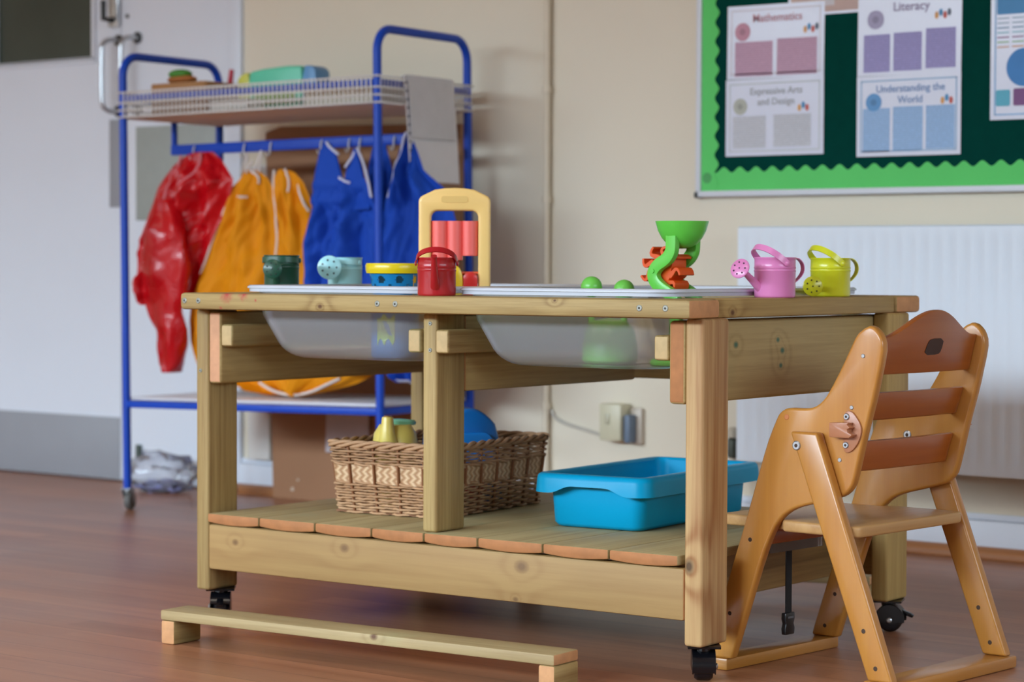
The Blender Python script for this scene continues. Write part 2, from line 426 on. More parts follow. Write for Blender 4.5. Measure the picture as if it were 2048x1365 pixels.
v = MB().tube([(0.012, -0.06, 0.225), (-0.028, -0.06, 0.225)], 0.009, 10).lathe([(0.013, 0.195), (0.015, 0.20), (0.015, 0.238), (0.012, 0.242)], 14, (-0.028, -0.06, 0)).build('valve', plain('dark_brass_valve', lin(86, 92, 84), 0.4, metal=0.5), t)
MB().lathe([(0.010, 0.242), (0.016, 0.244), (0.0165, 0.262), (0.012, 0.268), (0.0, 0.269)], 16, (-0.028, -0.06, 0)).build('valve_cap', plain('cream_valve_cap', lin(196, 188, 170), 0.5), v)
MB().tube([(-0.028, -0.06, 0.198), (-0.028, -0.06, 0.01)], 0.0075, 10).build('feed_pipe', M_cream, v)
pp = MB().tube([(0.02, -0.055, 0.135), (RL, -0.055, 0.135)], 0.008, 10)

# ================================================================== the noticeboard and its posters
BY = WY - 0.002
t = thing('noticeboard', 'dark green noticeboard with scalloped bright green border and white frame', 'noticeboard', (-0.070, BY, 0.818))
BW, BH = 1.72, 0.95
M_felt = plain('dark_green_felt', lin(2, 62, 54), 0.95, var=0.08, scale=40, bump=0.1, spec=0.06)
M_border = plain('bright_green_border_card', lin(94, 208, 108), 0.8, var=0.04, scale=8)
MB().box(0.004, BW-0.004, -0.012, 0.001, 0.004, BH-0.004).build('backing', M_felt, t, flat=True)
def scallop(length, base, depth, pitch):
    pts = [(0, 0), (length, 0)]; n = int(length/pitch)*12
    for i in range(n+1):
        u = length*(1-i/n); ph = (u/pitch) % 1.0
        pts.append((u, base + depth*(0.5-0.5*math.cos(2*PI*ph))))
    return pts
sb = scallop(BW-0.02, 0.046, 0.013, 0.0455)
MB().prism(sb, -0.0135, -0.0122, lambda u, v_, d_: (0.01+u, d_, 0.012+v_)).build('border_strip', M_border, t, flat=True)
MB().prism(sb, -0.0135, -0.0122, lambda u, v_, d_: (0.01+u, d_, BH-0.012-v_)).build('border_strip', M_border, t, flat=True)
sl = scallop(BH-0.02, 0.040, 0.012, 0.0455)
MB().prism(sl, -0.0150, -0.0137, lambda u, v_, d_: (0.012+v_, d_, 0.01+u)).build('border_strip', M_border, t, flat=True)
MB().prism(sl, -0.0150, -0.0137, lambda u, v_, d_: (BW-0.012-v_, d_, 0.01+u)).build('border_strip', M_border, t, flat=True)
M_alu = plain('white_board_frame', lin(214, 218, 226), 0.4, var=0.02)
for (a0, a1, c0, c1) in ((0, BW, 0, 0.015), (0, BW, BH-0.015, BH), (0, 0.015, 0.015, BH-0.015), (BW-0.015, BW, 0.015, BH-0.015)):
    MB().box(a0, a1, -0.020, 0.0015, c0, c1).build('frame_rail', M_alu, t, bevel=0.003)
MB().box(-0.003, 0.009, -0.0215, 0.0015, -0.002, 0.013).build('corner_cap', M_dark, t, bevel=0.003)
MB().lathe([(0.013, 0), (0.013, 0.0006)], 20, (0.032, -0.0152, 0.046), Matrix.Rotation(PI/2, 3, 'X')).build('drawing_pin', plain('green_dot', lin(70, 160, 84), 0.6), t)

def text_mesh(name, body, size, mat, parent, loc, align='CENTER', label=None, ext=0.0002, shear=0.0):
    cu = bpy.data.curves.new('lettering', 'FONT'); cu.body = body; cu.size = size; cu.extrude = ext
    cu.align_x = align; cu.align_y = 'CENTER'; cu.offset = size*0.012; cu.shear = shear; cu.resolution_u = 3
    tmp = bpy.data.objects.new('lettering', cu); COL.objects.link(tmp)
    dg = bpy.context.evaluated_depsgraph_get(); dg.update()
    me = bpy.data.meshes.new_from_object(tmp.evaluated_get(dg))
    bpy.data.objects.remove(tmp); bpy.data.curves.remove(cu)
    me.materials.clear(); me.materials.append(mat)
    o = bpy.data.objects.new(name, me); COL.objects.link(o); o.parent = parent
    o.location = loc; o.rotation_euler = (PI/2, 0, 0)
    if label: o['label'] = label
    return o

def print_mat(name, bg, ink, pitch, fill=0.5):
    """tinted box carrying rows of tiny printed lines"""
    m, nt, b, out = new_mat(name); L = nt.links
    tc = N(nt, 'ShaderNodeTexCoord'); sp = N(nt, 'ShaderNodeSeparateXYZ'); L.new(tc.outputs['Object'], sp.inputs[0])
    fr_ = math_n(nt, 'FRACT', math_n(nt, 'DIVIDE', sp.outputs['Z'], pitch))
    nz = N(nt, 'ShaderNodeTexNoise', i_Scale=1.0, i_Detail=1.0)
    mp = N(nt, 'ShaderNodeMapping'); mp.inputs['Scale'].default_value = (260, 1, 1/pitch*0.5); L.new(tc.outputs['Object'], mp.inputs['Vector']); L.new(mp.outputs[0], nz.inputs['Vector'])
    on = math_n(nt, 'MULTIPLY', math_n(nt, 'LESS_THAN', fr_, fill), math_n(nt, 'GREATER_THAN', nz.outputs[0], 0.42))
    L.new(mix_col(nt, math_n(nt, 'MULTIPLY', on, 0.4), bg, ink), b.inputs['Base Color']); b.inputs['Roughness'].default_value = 0.6
    return m

M_lam = plain('laminated_paper', lin(208, 210, 226), 0.35, var=0.01, coat=0.3)
INK = lin(70, 70, 80)
def poster(name, label, x0, x1, z0, z1, title, tcol, panels, pcol, bcol, mini, tsz=0.024, tilt=0.0, y=BY-0.0142, border=None):
    W, H = x1-x0, z1-z0
    t = thing(name, label, 'poster', (x0, y, z0), (0, tilt, 0))
    g = MB(); nx = 8; V = []; F = []
    for k, dy in ((0, -0.0008), (1, 0.0)):
        for j in range(3):
            for i in range(nx+1):
                u = i/nx; e = 0.0
                V.append((W*u, dy, H*j/2 + e))
    n = (nx+1)*3
    for j in range(2):
        for i in range(nx):
            a = j*(nx+1)+i; F.append((a, a+1, a+nx+2, a+nx+1)); F.append((n+a, n+a+nx+1, n+a+nx+2, n+a+1))
    per = [i for i in range(nx+1)] + [nx+(nx+1), nx+2*(nx+1)] + [2*(nx+1)+i for i in range(nx-1, -1, -1)] + [nx+1]
    for i in range(len(per)):
        a, b_ = per[i], per[(i+1) % len(per)]; F.append((a, b_, n+b_, n+a))
    g.add(V, F); g.build('sheet', M_lam, t, flat=True)
    Y = -0.0012
    def patch(nm, a0, a1, c0, c1, mat, r=0.0, dy=0.0, **kw):
        p = rrect(a0, a1, c0, c1, r) if r else [(a0, c0), (a1, c0), (a1, c1), (a0, c1)]
        return MB().prism(p, Y-dy, Y-dy+0.0004, lambda u, v_, d_: (u, d_, v_)).build(nm, mat, t, flat=True, **kw)
    if border:
        bm_ = plain(name+'_border_ink', border, 0.5)
        g = MB(); e = 0.010; w_ = 0.003
        for (a0, a1, c0, c1) in ((e, W-e, e, e+w_), (e, W-e, H-e-w_, H-e), (e, e+w_, e, H-e), (W-e-w_, W-e, e, H-e)): g.box(a0, a1, Y, Y+0.0004, c0, c1)
        g.build('printed_border', bm_, t, flat=True)
    tm = plain(name+'_title_ink', tcol, 0.5)
    for (s_, zz_) in title: text_mesh('title', s_, tsz, tm, t, (W*0.52, Y-0.0004, zz_))
    if panels:
        pm = print_mat(name+'_panel_print', pcol, tuple(c*0.6 for c in pcol[:3])+(1,), 0.0052)
        k = len(panels)
        for (a0, a1, c0, c1) in panels: patch('text_panel', a0, a1, c0, c1, pm)
    if bcol:
        bx, bz, br = mini[0]
        o = MB().lathe([(br, 0), (br, 0.0004)], 28, (bx, Y, bz), Matrix.Rotation(PI/2, 3, 'X')).build('badge', plain(name+'_badge_ink', bcol, 0.5), t, flat=True)
        MB().lathe([(br*0.42, 0), (br*0.42, 0.0003)], 6, (bx, Y-0.0005, bz), Matrix.Rotation(PI/2, 3, 'X')).build('badge_symbol', plain(name+'_badge_dark', tuple(c*0.72 for c in bcol[:3])+(1,), 0.5), o, flat=True)
        px_, pz_ = mini[1]
        cols = [lin(220, 160, 90), lin(70, 140, 190), lin(200, 90, 80), lin(90, 100, 120)]
        for i in range(mini[2]):
            MB().lathe([(0.006, 0), (0.006, 0.0004)], 10, (px_+(i-1)*0.0105, Y, pz_+(0.004 if i % 2 else -0.002)), Matrix.Rotation(PI/2, 3, 'X') @ Matrix.Diagonal((0.8, 1.4, 1))).build('picture', plain(name+'_picture_%s' % 'abcd'[i], cols[i], 0.5), t, flat=True)
    # shiny corners of the laminate
    return t

W, H = 0.267, 0.176
poster('mathematics_poster', 'laminated pink Mathematics poster, upper left on the green board', 0.017, 0.284, 1.098, 1.272,
       [('Mathematics', 0.142)], lin(190, 132, 146), [(0.022, 0.127, 0.006, 0.088), (0.139, 0.248, 0.006, 0.092)], lin(196, 158, 182), lin(196, 140, 160), ((0.043, 0.112, 0.0215), (0.226, 0.112), 4), 0.027, tilt=math.radians(0.4), border=lin(206, 196, 204))
poster('expressive_arts_poster', 'laminated grey and white poster directly under the pink Mathematics one', 0.015, 0.285, 0.914, 1.0965,
       [('Expressive Arts', 0.152), ('and Design', 0.127)], lin(168, 170, 174), [(0.020, 0.112, 0.018, 0.095), (0.134, 0.236, 0.020, 0.096)], lin(198, 200, 208), lin(176, 178, 166), ((0.041, 0.118, 0.0195), (0.215, 0.112), 3), 0.023, y=BY-0.0152, border=lin(188, 194, 196))
poster('literacy_poster', 'laminated purple Literacy poster, upper of the two beside the blue poster', 0.373, 0.637, 1.089, 1.270,
       [('Literacy', 0.154)], lin(150, 136, 170), [(0.016, 0.084, 0.008, 0.094), (0.093, 0.165, 0.009, 0.096), (0.175, 0.250, 0.012, 0.102)], lin(158, 152, 204), lin(166, 160, 192), ((0.046, 0.128, 0.0215), (0.212, 0.132), 4), 0.029, tilt=math.radians(0.4))
poster('understanding_poster', 'laminated blue Understanding the World poster under the purple Literacy one', 0.373, 0.638, 0.904, 1.088,
       [('Understanding the', 0.153), ('World', 0.127)], lin(120, 150, 196), [(0.016, 0.086, 0.010, 0.110), (0.094, 0.170, 0.012, 0.112), (0.178, 0.250, 0.014, 0.112)], lin(154, 188, 228), lin(90, 150, 205), ((0.044, 0.124, 0.0205), (0.230, 0.124), 3), 0.0235, y=BY-0.0152, border=lin(140, 178, 212))
t = poster('coloured_poster', 'laminated poster with big blue circle and coloured boxes at the right edge', 0.709, 0.93, 0.977, 1.262, [], lin(60, 120, 170), [], None, None, None, border=lin(120, 170, 215))
YP = -0.0016
def ppatch(nm, a0, a1, c0, c1, col, r=0.004, y=YP, par=t):
    return MB().prism(rrect(a0, a1, c0, c1, r), y, y+0.0004, lambda u, v_, d_: (u, d_, v_)).build(nm, plain(nm+'_ink', col, 0.5), par, flat=True)
ppatch('heading_band', 0.015, 0.205, 0.232, 0.270, lin(60, 135, 190))
t_rows = (lin(150, 170, 190), lin(150, 170, 190), lin(120, 150, 180), lin(140, 190, 205), lin(160, 120, 160), lin(150, 190, 150), lin(210, 160, 130))
for i, c in enumerate(t_rows):
    g = MB()
    for q in range(5): g.box(0.016+q*0.036, 0.016+q*0.036+0.028, YP, YP+0.0004, 0.222-i*0.0105, 0.225-i*0.0105)
    g.build('printed_line', plain('printed_line_ink', c, 0.5), t, flat=True)
MB().lathe([(0.042, 0), (0.042, 0.0004)], 40, (0.081, YP, 0.114), Matrix.Rotation(PI/2, 3, 'X')).build('blue_disc', plain('blue_disc_ink', lin(40, 122, 190), 0.5), t, flat=True)
ppatch('teal_box', 0.014, 0.048, 0.030, 0.066, lin(80, 170, 195))
ppatch('purple_box', 0.056, 0.100, 0.030, 0.068, lin(116, 62, 122))
ppatch('orange_box', 0.108, 0.150, 0.030, 0.068, lin(210, 140, 90))
t = thing('peach_poster', 'laminated peach poster cut off above, between Mathematics and Literacy', 'poster', (0.186, BY-0.0134, 1.238))
MB().box(0, 0.30, -0.0008, 0, 0, 0.19).build('sheet', M_lam, t, flat=True)
MB().box(0.008, 0.292, -0.0014, -0.0009, 0.006, 0.18).build('text_panel', plain('peach_print', lin(196, 168, 158), 0.5), t, flat=True)
MB().box(0.10, 0.125, -0.0019, -0.0015, 0.02, 0.05).build('picture', plain('pale_print', lin(206, 202, 206), 0.5), t, flat=True)

# ================================================================== light: overcast sky outside the front windows, and an added side fill
SC.world = bpy.data.worlds.new('world'); SC.world.use_nodes = True
bg = SC.world.node_tree.nodes['Background']; bg.inputs[0].default_value = lin(205, 218, 240); bg.inputs[1].default_value = 0.3
def area(name, loc, target, sx, sy, power, col):
    l = bpy.data.lights.new(name, 'AREA'); l.shape = 'RECTANGLE'; l.size = sx; l.size_y = sy; l.energy = power; l.color = col
    o = bpy.data.objects.new(name, l); COL.objects.link(o); o.location = loc
    o.rotation_euler = (Vector(target)-Vector(loc)).to_track_quat('-Z', 'Y').to_euler()
    return o
area('sky_outside_window', (-1.8, -7.6, 4.2), (-0.6, 0.5, 0.3), 9.0, 4.2, 3800, (0.735, 0.90, 1.04))
area('side_fill_light', (8.4, -1.8, 3.6), (0.8, -0.4, 0.4), 6.0, 3.6, 520, (0.75, 0.90, 1.04))  # added fill through the right opening, for faces turned that way
# ceiling lamps of the room (above and behind the photographer)
M_lampbody = plain('lamp_housing', lin(235, 235, 235), 0.5)
for i, (x, y) in enumerate(((-2.2, -1.6), (1.4, -1.6))):
    l = area('ceiling_lamp_light', (x, y, ZC-0.07), (x, y, 0), 1.2, 0.3, 10, (1.0, 0.90, 0.76))
SC.view_settings.view_transform = 'Standard'; SC.view_settings.look = 'None'
SC.view_settings.exposure = 0.2; SC.view_settings.gamma = 1.0; SC.view_settings.use_curve_mapping = False
SC.cycles.use_denoising = True
SC.cycles.max_bounces = 10; SC.cycles.transparent_max_bounces = 16
SC.cycles.caustics_reflective = False; SC.cycles.caustics_refractive = False
# ================================================================== the water-play table
TBL = thing('water_play_table', 'big pine play table on black castors holding two clear trays', 'table', (0, 0, 0), (0, 0, TH))
M_screw = plain('screw_head', lin(150, 150, 140), 0.4, metal=0.6)
M_screwd = plain('screw_socket', lin(50, 48, 42), 0.6)
def pine(axis, knots=(), light=None, dark=None, **k):
    return wood('pine_board', axis, light or PINE_L, dark or PINE_D, knots=knots, **k)
def plank(name, x0, x1, y0, y1, z0, z1, axis, mat=None, parent=TBL, bevel=0.004, **k):
    return MB().box(x0, x1, y0, y1, z0, z1).build(name, [mat or PINE[axis], END], parent, bevel=bevel, ends=axis, **k)
def screw(parent, c, n, r=0.0042):
    n = Vector(n); q = n.to_track_quat('Z', 'Y').to_matrix()
    return MB().lathe([(r*1.25, -0.001), (r*1.25, 0.0004), (r, 0.0009)], 14, c, q, mi=0).lathe([(r*0.45, 0.0009), (r*0.45, 0.0013)], 6, c, q, mi=1).build('screw', [M_screw, M_screwd], parent, flat=True)

H, T = 0.600, 0.030
RED = lin(176, 70, 62)
fr = plank('front_rail', 0, 1.084, 0, 0.091, H-T, H, 0, pine(0, [(0.335, 0, 0.5795, 0.005), (0.83, 0, 0.596, 0.003)], fine=240, stains=[(0.115, 0, 0.598, 0.022, RED), (0.155, 0.002, 0.599, 0.016, RED), (0.101, 0, 0.573, 0.006, RED), (0.185, 0, 0.588, 0.004, RED)]), bevel=0.006)
for x in (0.012, 0.046, 0.463, 0.502, 0.992, 1.040): screw(fr, (x, -0.0002, 0.586), (0, -1, 0))
plank('back_rail', 0, 1.084, 0.693, 0.784, H-T, H, 0, bevel=0.006)
sr = plank('side_rail', 0.993, 1.0795, 0.0915, 0.6925, H-T, H, 1, pine(1, [(1.08, 0.135, 0.578, 0.006)], light=lin(176, 148, 92), dark=lin(138, 106, 58)), bevel=0.004)
plank('side_rail', 0.0045, 0.091, 0.0915, 0.6925, H-T, H, 1, bevel=0.004)
plank('middle_rail', 0.520, 0.577, 0.0915, 0.6925, H-T, H, 1, bevel=0.004)

def leg(x0, x1, y0, y1, z0, z1, lean=0.0, mat=None):
    g = MB()
    P = [(x, y, z) for z in (z0, z1) for y in (y0, y1) for x in (x0+lean*(z-z0), x1+lean*(z-z0))]
    g.add(P, [(0, 2, 3, 1), (4, 5, 7, 6), (0, 1, 5, 4), (2, 6, 7, 3), (0, 4, 6, 2), (1, 3, 7, 5)])
    return g.build('leg', [mat or PINE[2], END], TBL, bevel=0.0055, seg=3, ends=2)
ZB = 0.057
l1 = leg(0.0, 0.0315, 0.041, 0.120, ZB, H-T); screw(l1, (0.012, 0.0408, 0.458), (0, -1, 0), 0.003)
REDW = dict(light=lin(188, 146, 92), dark=lin(138, 88, 48))
l2 = leg(1.0505, 1.0835, 0.041, 0.120, ZB, H-T, 0.0, wood('reddish_pine_post', 2, lin(196, 162, 112), lin(150, 100, 58), fine=120, streak=0.6, broad=10, knots=[(1.060, 0.041, 0.183, 0.010)], knotcol=lin(96, 74, 52)))
leg(1.0505, 1.0835, 0.664, 0.743, ZB, H-T, 0.0, wood('yellower_pine_post', 2, lin(178, 150, 92), lin(140, 108, 58)))  # back right post, pine slightly yellower than the default
leg(0.0, 0.0315, 0.664, 0.743, ZB, H-T)
l3 = leg(0.524, 0.555, 0.046, 0.126, 0.1992, H-T)
for z in (0.553, 0.508): screw(l3, (0.541, 0.0458, z), (0, -1, 0), 0.003)
# deep boards under the side and middle rails, and the bearers the trays hang between
PINK = [PINE[1], plain('pinkish_end_grain', lin(214, 160, 122), 0.75, var=0.1, scale=60)]
ORNG = plain('orange_end_grain', lin(180, 120, 72), 0.72, var=0.16, scale=50)
GRN = lin(96, 128, 98)
for (x0, mats) in ((0.0318, PINK), (1.0202, [wood('green_flecked_pine', 1, lin(184, 160, 108), lin(150, 126, 76), broad=5, streak=0.3, knots=[(1.05, 0.195, 0.525, 0.006), (1.05, 0.33, 0.53, 0.005), (1.05, 0.34, 0.487, 0.005), (1.05, 0.345, 0.512, 0.006)], knotcol=lin(78, 112, 88), green=lin(134, 140, 96)), ORNG])):
    MB().box(x0, x0+0.030, 0.041, 0.743, 0.4355, 0.566).build('side_board', mats, TBL, bevel=0.006, seg=3, ends=1)
MB().box(0.5255, 0.5545, 0.127, 0.657, 0.4355, 0.566).build('middle_board', [PINE[1], END], TBL, bevel=0.005, ends=1)
plank('back_board', 0.0625, 1.0195, 0.714, 0.743, 0.4355, 0.566, 0)
BE = plain('pale_batten_end', lin(206, 178, 128), 0.7, var=0.12, scale=70)
for x0 in (0.0622, 0.4955, 0.5553, 0.9920):
    MB().box(x0, x0+0.0280, 0.041, 0.713, 0.5030, 0.5430).build('tray_bearer', [PINE[1], BE], TBL, bevel=0.005, seg=3, ends=1)
# slatted shelf
edges = [0.0325, 0.159, 0.291, 0.420, 0.535, 0.649, 0.782, 0.912, 1.0430]
for i in range(8):
    x0, x1 = edges[i]+0.0012, edges[i+1]-0.0012
    g = MB(); R = []
    for (y, dz) in ((0.036, 0.0), (0.748, 0.0)):
        w = x1-x0; prof = []
        for k in range(9):          # underside slightly bowed
            u = k/8; prof.append((x0+w*u, y, 0.1790 + 0.006*(1-math.sin(PI*(0.12+0.76*u)))))
        prof += [(x1, y, 0.1990), (x0, y, 0.1990)]
        R.append(prof)
    g.rings(R, True, True)
    g.build('shelf_board', [wood('shelf_pine', 1, lin(174, 156, 112), lin(142, 120, 80), green=lin(144, 150, 118), streak=0.35), ORNG], TBL, bevel=0.0035, ends=1)
bk = [(0.098, 0.041, 0.150, 0.006), (0.356, 0.041, 0.159, 0.008), (0.737, 0.041, 0.157, 0.011), (0.725, 0.041, 0.102, 0.005)]
M_beam = wood('knotty_beam_pine', 0, lin(166, 134, 85), lin(142, 106, 64), knots=bk, fine=70, streak=0.28, broad=5, knotcol=lin(122, 92, 58))
plank('shelf_beam', 0.0318, 1.0502, 0.041, 0.071, 0.0965, 0.1785, 0, M_beam, bevel=0.004)
plank('shelf_beam', 0.0318, 1.0502, 0.712, 0.742, 0.0965, 0.1785, 0, bevel=0.004)
plank('shelf_beam', 0.950, 0.980, 0.0715, 0.7115, 0.0965, 0.1785, 1, wood('dark_pine', 1, lin(150, 116, 70), lin(100, 72, 40)), bevel=0.004)
plank('shelf_beam', 0.070, 0.100, 0.0715, 0.7115, 0.0965, 0.1785, 1, bevel=0.004)

M_cast = plain('castor_black', lin(14, 14, 18), 0.22, var=0.15)
def castor(x, y, a, parent=TBL):
    """black hooded castor: plate, hood over the wheel, axle bolt, brake tab"""
    Mx = Matrix.Translation((x, y, 0)) @ rotz(a)
    g = MB()
    c = [Mx @ Vector(p) for p in ((-0.026, -0.026, 0.0535), (0.026, -0.026, 0.0535), (0.026, 0.026, 0.0535), (-0.026, 0.026, 0.0535))]
    g.add(c + [p + Vector((0, 0, 0.0035)) for p in c], [(3, 2, 1, 0), (4, 5, 6, 7), (0, 1, 5, 4), (1, 2, 6, 5), (2, 3, 7, 6), (3, 0, 4, 7)])
    g.lathe([(0.010, 0.044), (0.013, 0.0475), (0.013, 0.0535)], 18, (x, y, 0))
    hood = arc(0.004, 0.0235, 0.0265, -12, 205, 18) + [(-0.012, 0.018), (0.006, 0.015)]
    for s_ in (-1, 1):
        g.prism(hood, s_*0.0185, s_*0.0165, lambda u, v, d_: Mx @ Vector((u, d_, v)))
    top = arc(0.004, 0.0235, 0.0265, 15, 200, 16)
    inn = arc(0.004, 0.0235, 0.0245, 15, 200, 16)
    g.prism(top + inn[::-1], -0.0185, 0.0185, lambda u, v, d_: Mx @ Vector((u, d_, v)))
    o = g.build('castor', M_cast, parent, bevel=0.0007, seg=1)
    w = MB(); w.lathe([(0.0, -0.015), (0.012, -0.015), (0.0185, -0.0145), (0.022, -0.010), (0.022, 0.010), (0.0185, 0.0145), (0.012, 0.015), (0.0, 0.015)], 28, Mx @ Vector((0.004, 0, 0.0222)), Mx.to_3x3() @ Matrix.Rotation(PI/2, 3, 'X'))
    w.build('wheel', plain('castor_wheel', lin(20, 20, 26), 0.25), o)
    MB().lathe([(0.005, 0), (0.005, 0.003), (0.003, 0.0045)], 12, Mx @ Vector((0.004, -0.0185, 0.0222)), Mx.to_3x3() @ Matrix.Rotation(PI/2, 3, 'X')).build('axle_bolt', M_chrome, o)
    tb_ = [(0.024, 0.040), (0.040, 0.034), (0.046, 0.030), (0.043, 0.026), (0.030, 0.030)]
    MB().prism(tb_, -0.006, 0.006, lambda u, v, d_: Mx @ Vector((u, d_, v))).build('brake_tab', M_cast, o, bevel=0.001)
    return o
castor(1.066, 0.076, math.radians(125)); castor(0.020, 0.086, math.radians(-50)); castor(1.066, 0.704, math.radians(20)); castor(0.020, 0.704, math.radians(70))

# ---- clear plastic trays hung in the frame
def frosted(name, tint, clear=0.42, rough=0.28, trans=0.4):
    m, nt, b, out = new_mat(name); L = nt.links
    nt.nodes.remove(b)
    tr = N(nt, 'ShaderNodeBsdfTranslucent'); tr.inputs[0].default_value = tint
    df = N(nt, 'ShaderNodeBsdfDiffuse'); df.inputs[0].default_value = tint
    tp = N(nt, 'ShaderNodeBsdfTransparent'); tp.inputs[0].default_value = (0.96, 0.98, 1, 1)
    gl = N(nt, 'ShaderNodeBsdfGlossy'); gl.inputs['Roughness'].default_value = rough
    m1 = N(nt, 'ShaderNodeMixShader'); m1.inputs[0].default_value = trans; L.new(df.outputs[0], m1.inputs[1]); L.new(tr.outputs[0], m1.inputs[2])
    m2 = N(nt, 'ShaderNodeMixShader'); m2.inputs[0].default_value = clear; L.new(m1.outputs[0], m2.inputs[1]); L.new(tp.outputs[0], m2.inputs[2])
    fz = N(nt, 'ShaderNodeFresnel', i_IOR=1.4)
    m3 = N(nt, 'ShaderNodeMixShader'); L.new(fz.outputs[0], m3.inputs[0]); L.new(m2.outputs[0], m3.inputs[1]); L.new(gl.outputs[0], m3.inputs[2])
    L.new(m3.outputs[0], out.inputs[0])
    return m
M_tray = frosted('frosted_clear_plastic', lin(232, 230, 234), 0.66, trans=0.35)
M_trayr = frosted('frosted_rim_plastic', lin(222, 227, 238), 0.06, 0.2, trans=0.15)
def water_tray(x0, x1, label):
    y0, y1 = 0.050, 0.716
    t = thing('water_tray', label, 'tray', TW((x0+x1)/2, (y0+y1)/2, 0.48), (0, 0, TH), 'clear trays in the pine table')
    hx, hy = (x1-x0)/2, (y1-y0)/2
    def ring(ix, iy, z, r): return [(u, v, z-0.48) for u, v in rrect(-hx+ix, hx-ix, -hy+iy, hy-iy, r, 6)]
    bottom = []
    prof = []                      # (inset, z) from floor up to the rim
    for k in range(7):
        a = math.radians(62)*k/6; prof.append((0.084-0.050*math.sin(a), 0.4835+0.050*(1-math.cos(a))))
    prof += [(0.0165, 0.560), (0.011, 0.6005), (0.011, 0.606)]
    R = [ring(0.19, 0.17, 0.4832, 0.04)] + [ring(i, i*0.82, z, max(0.03, 0.075-i*0.2)) for i, z in prof]
    body = MB().rings(R, True, False)
    body.f.append(tuple(range(len(R[0])))[::-1]); body.mi.append(0)
    body.build('tray_body', M_tray, t, ang=60)
    rim = [(0.0195, 0.6055), (0.018, 0.6135), (0.013, 0.6150), (0.003, 0.6145), (0.0, 0.6120), (0.0, 0.6095), (0.0025, 0.6085), (0.0025, 0.6030), (0.0045, 0.6030), (0.0045, 0.6080), (0.012, 0.6090), (0.0165, 0.6052)]
    RR_ = [ring(i, i, z, 0.055) for i, z in rim]
    MB().rings(RR_, True, False, loop=True).build('rim', M_trayr, t, ang=60)
    return t
water_tray(0.0885, 0.5330, 'left of the two frosted clear trays, behind the dark green watering can')
water_tray(0.5730, 1.0125, 'right of the two frosted clear trays, under the green and orange sand mill')

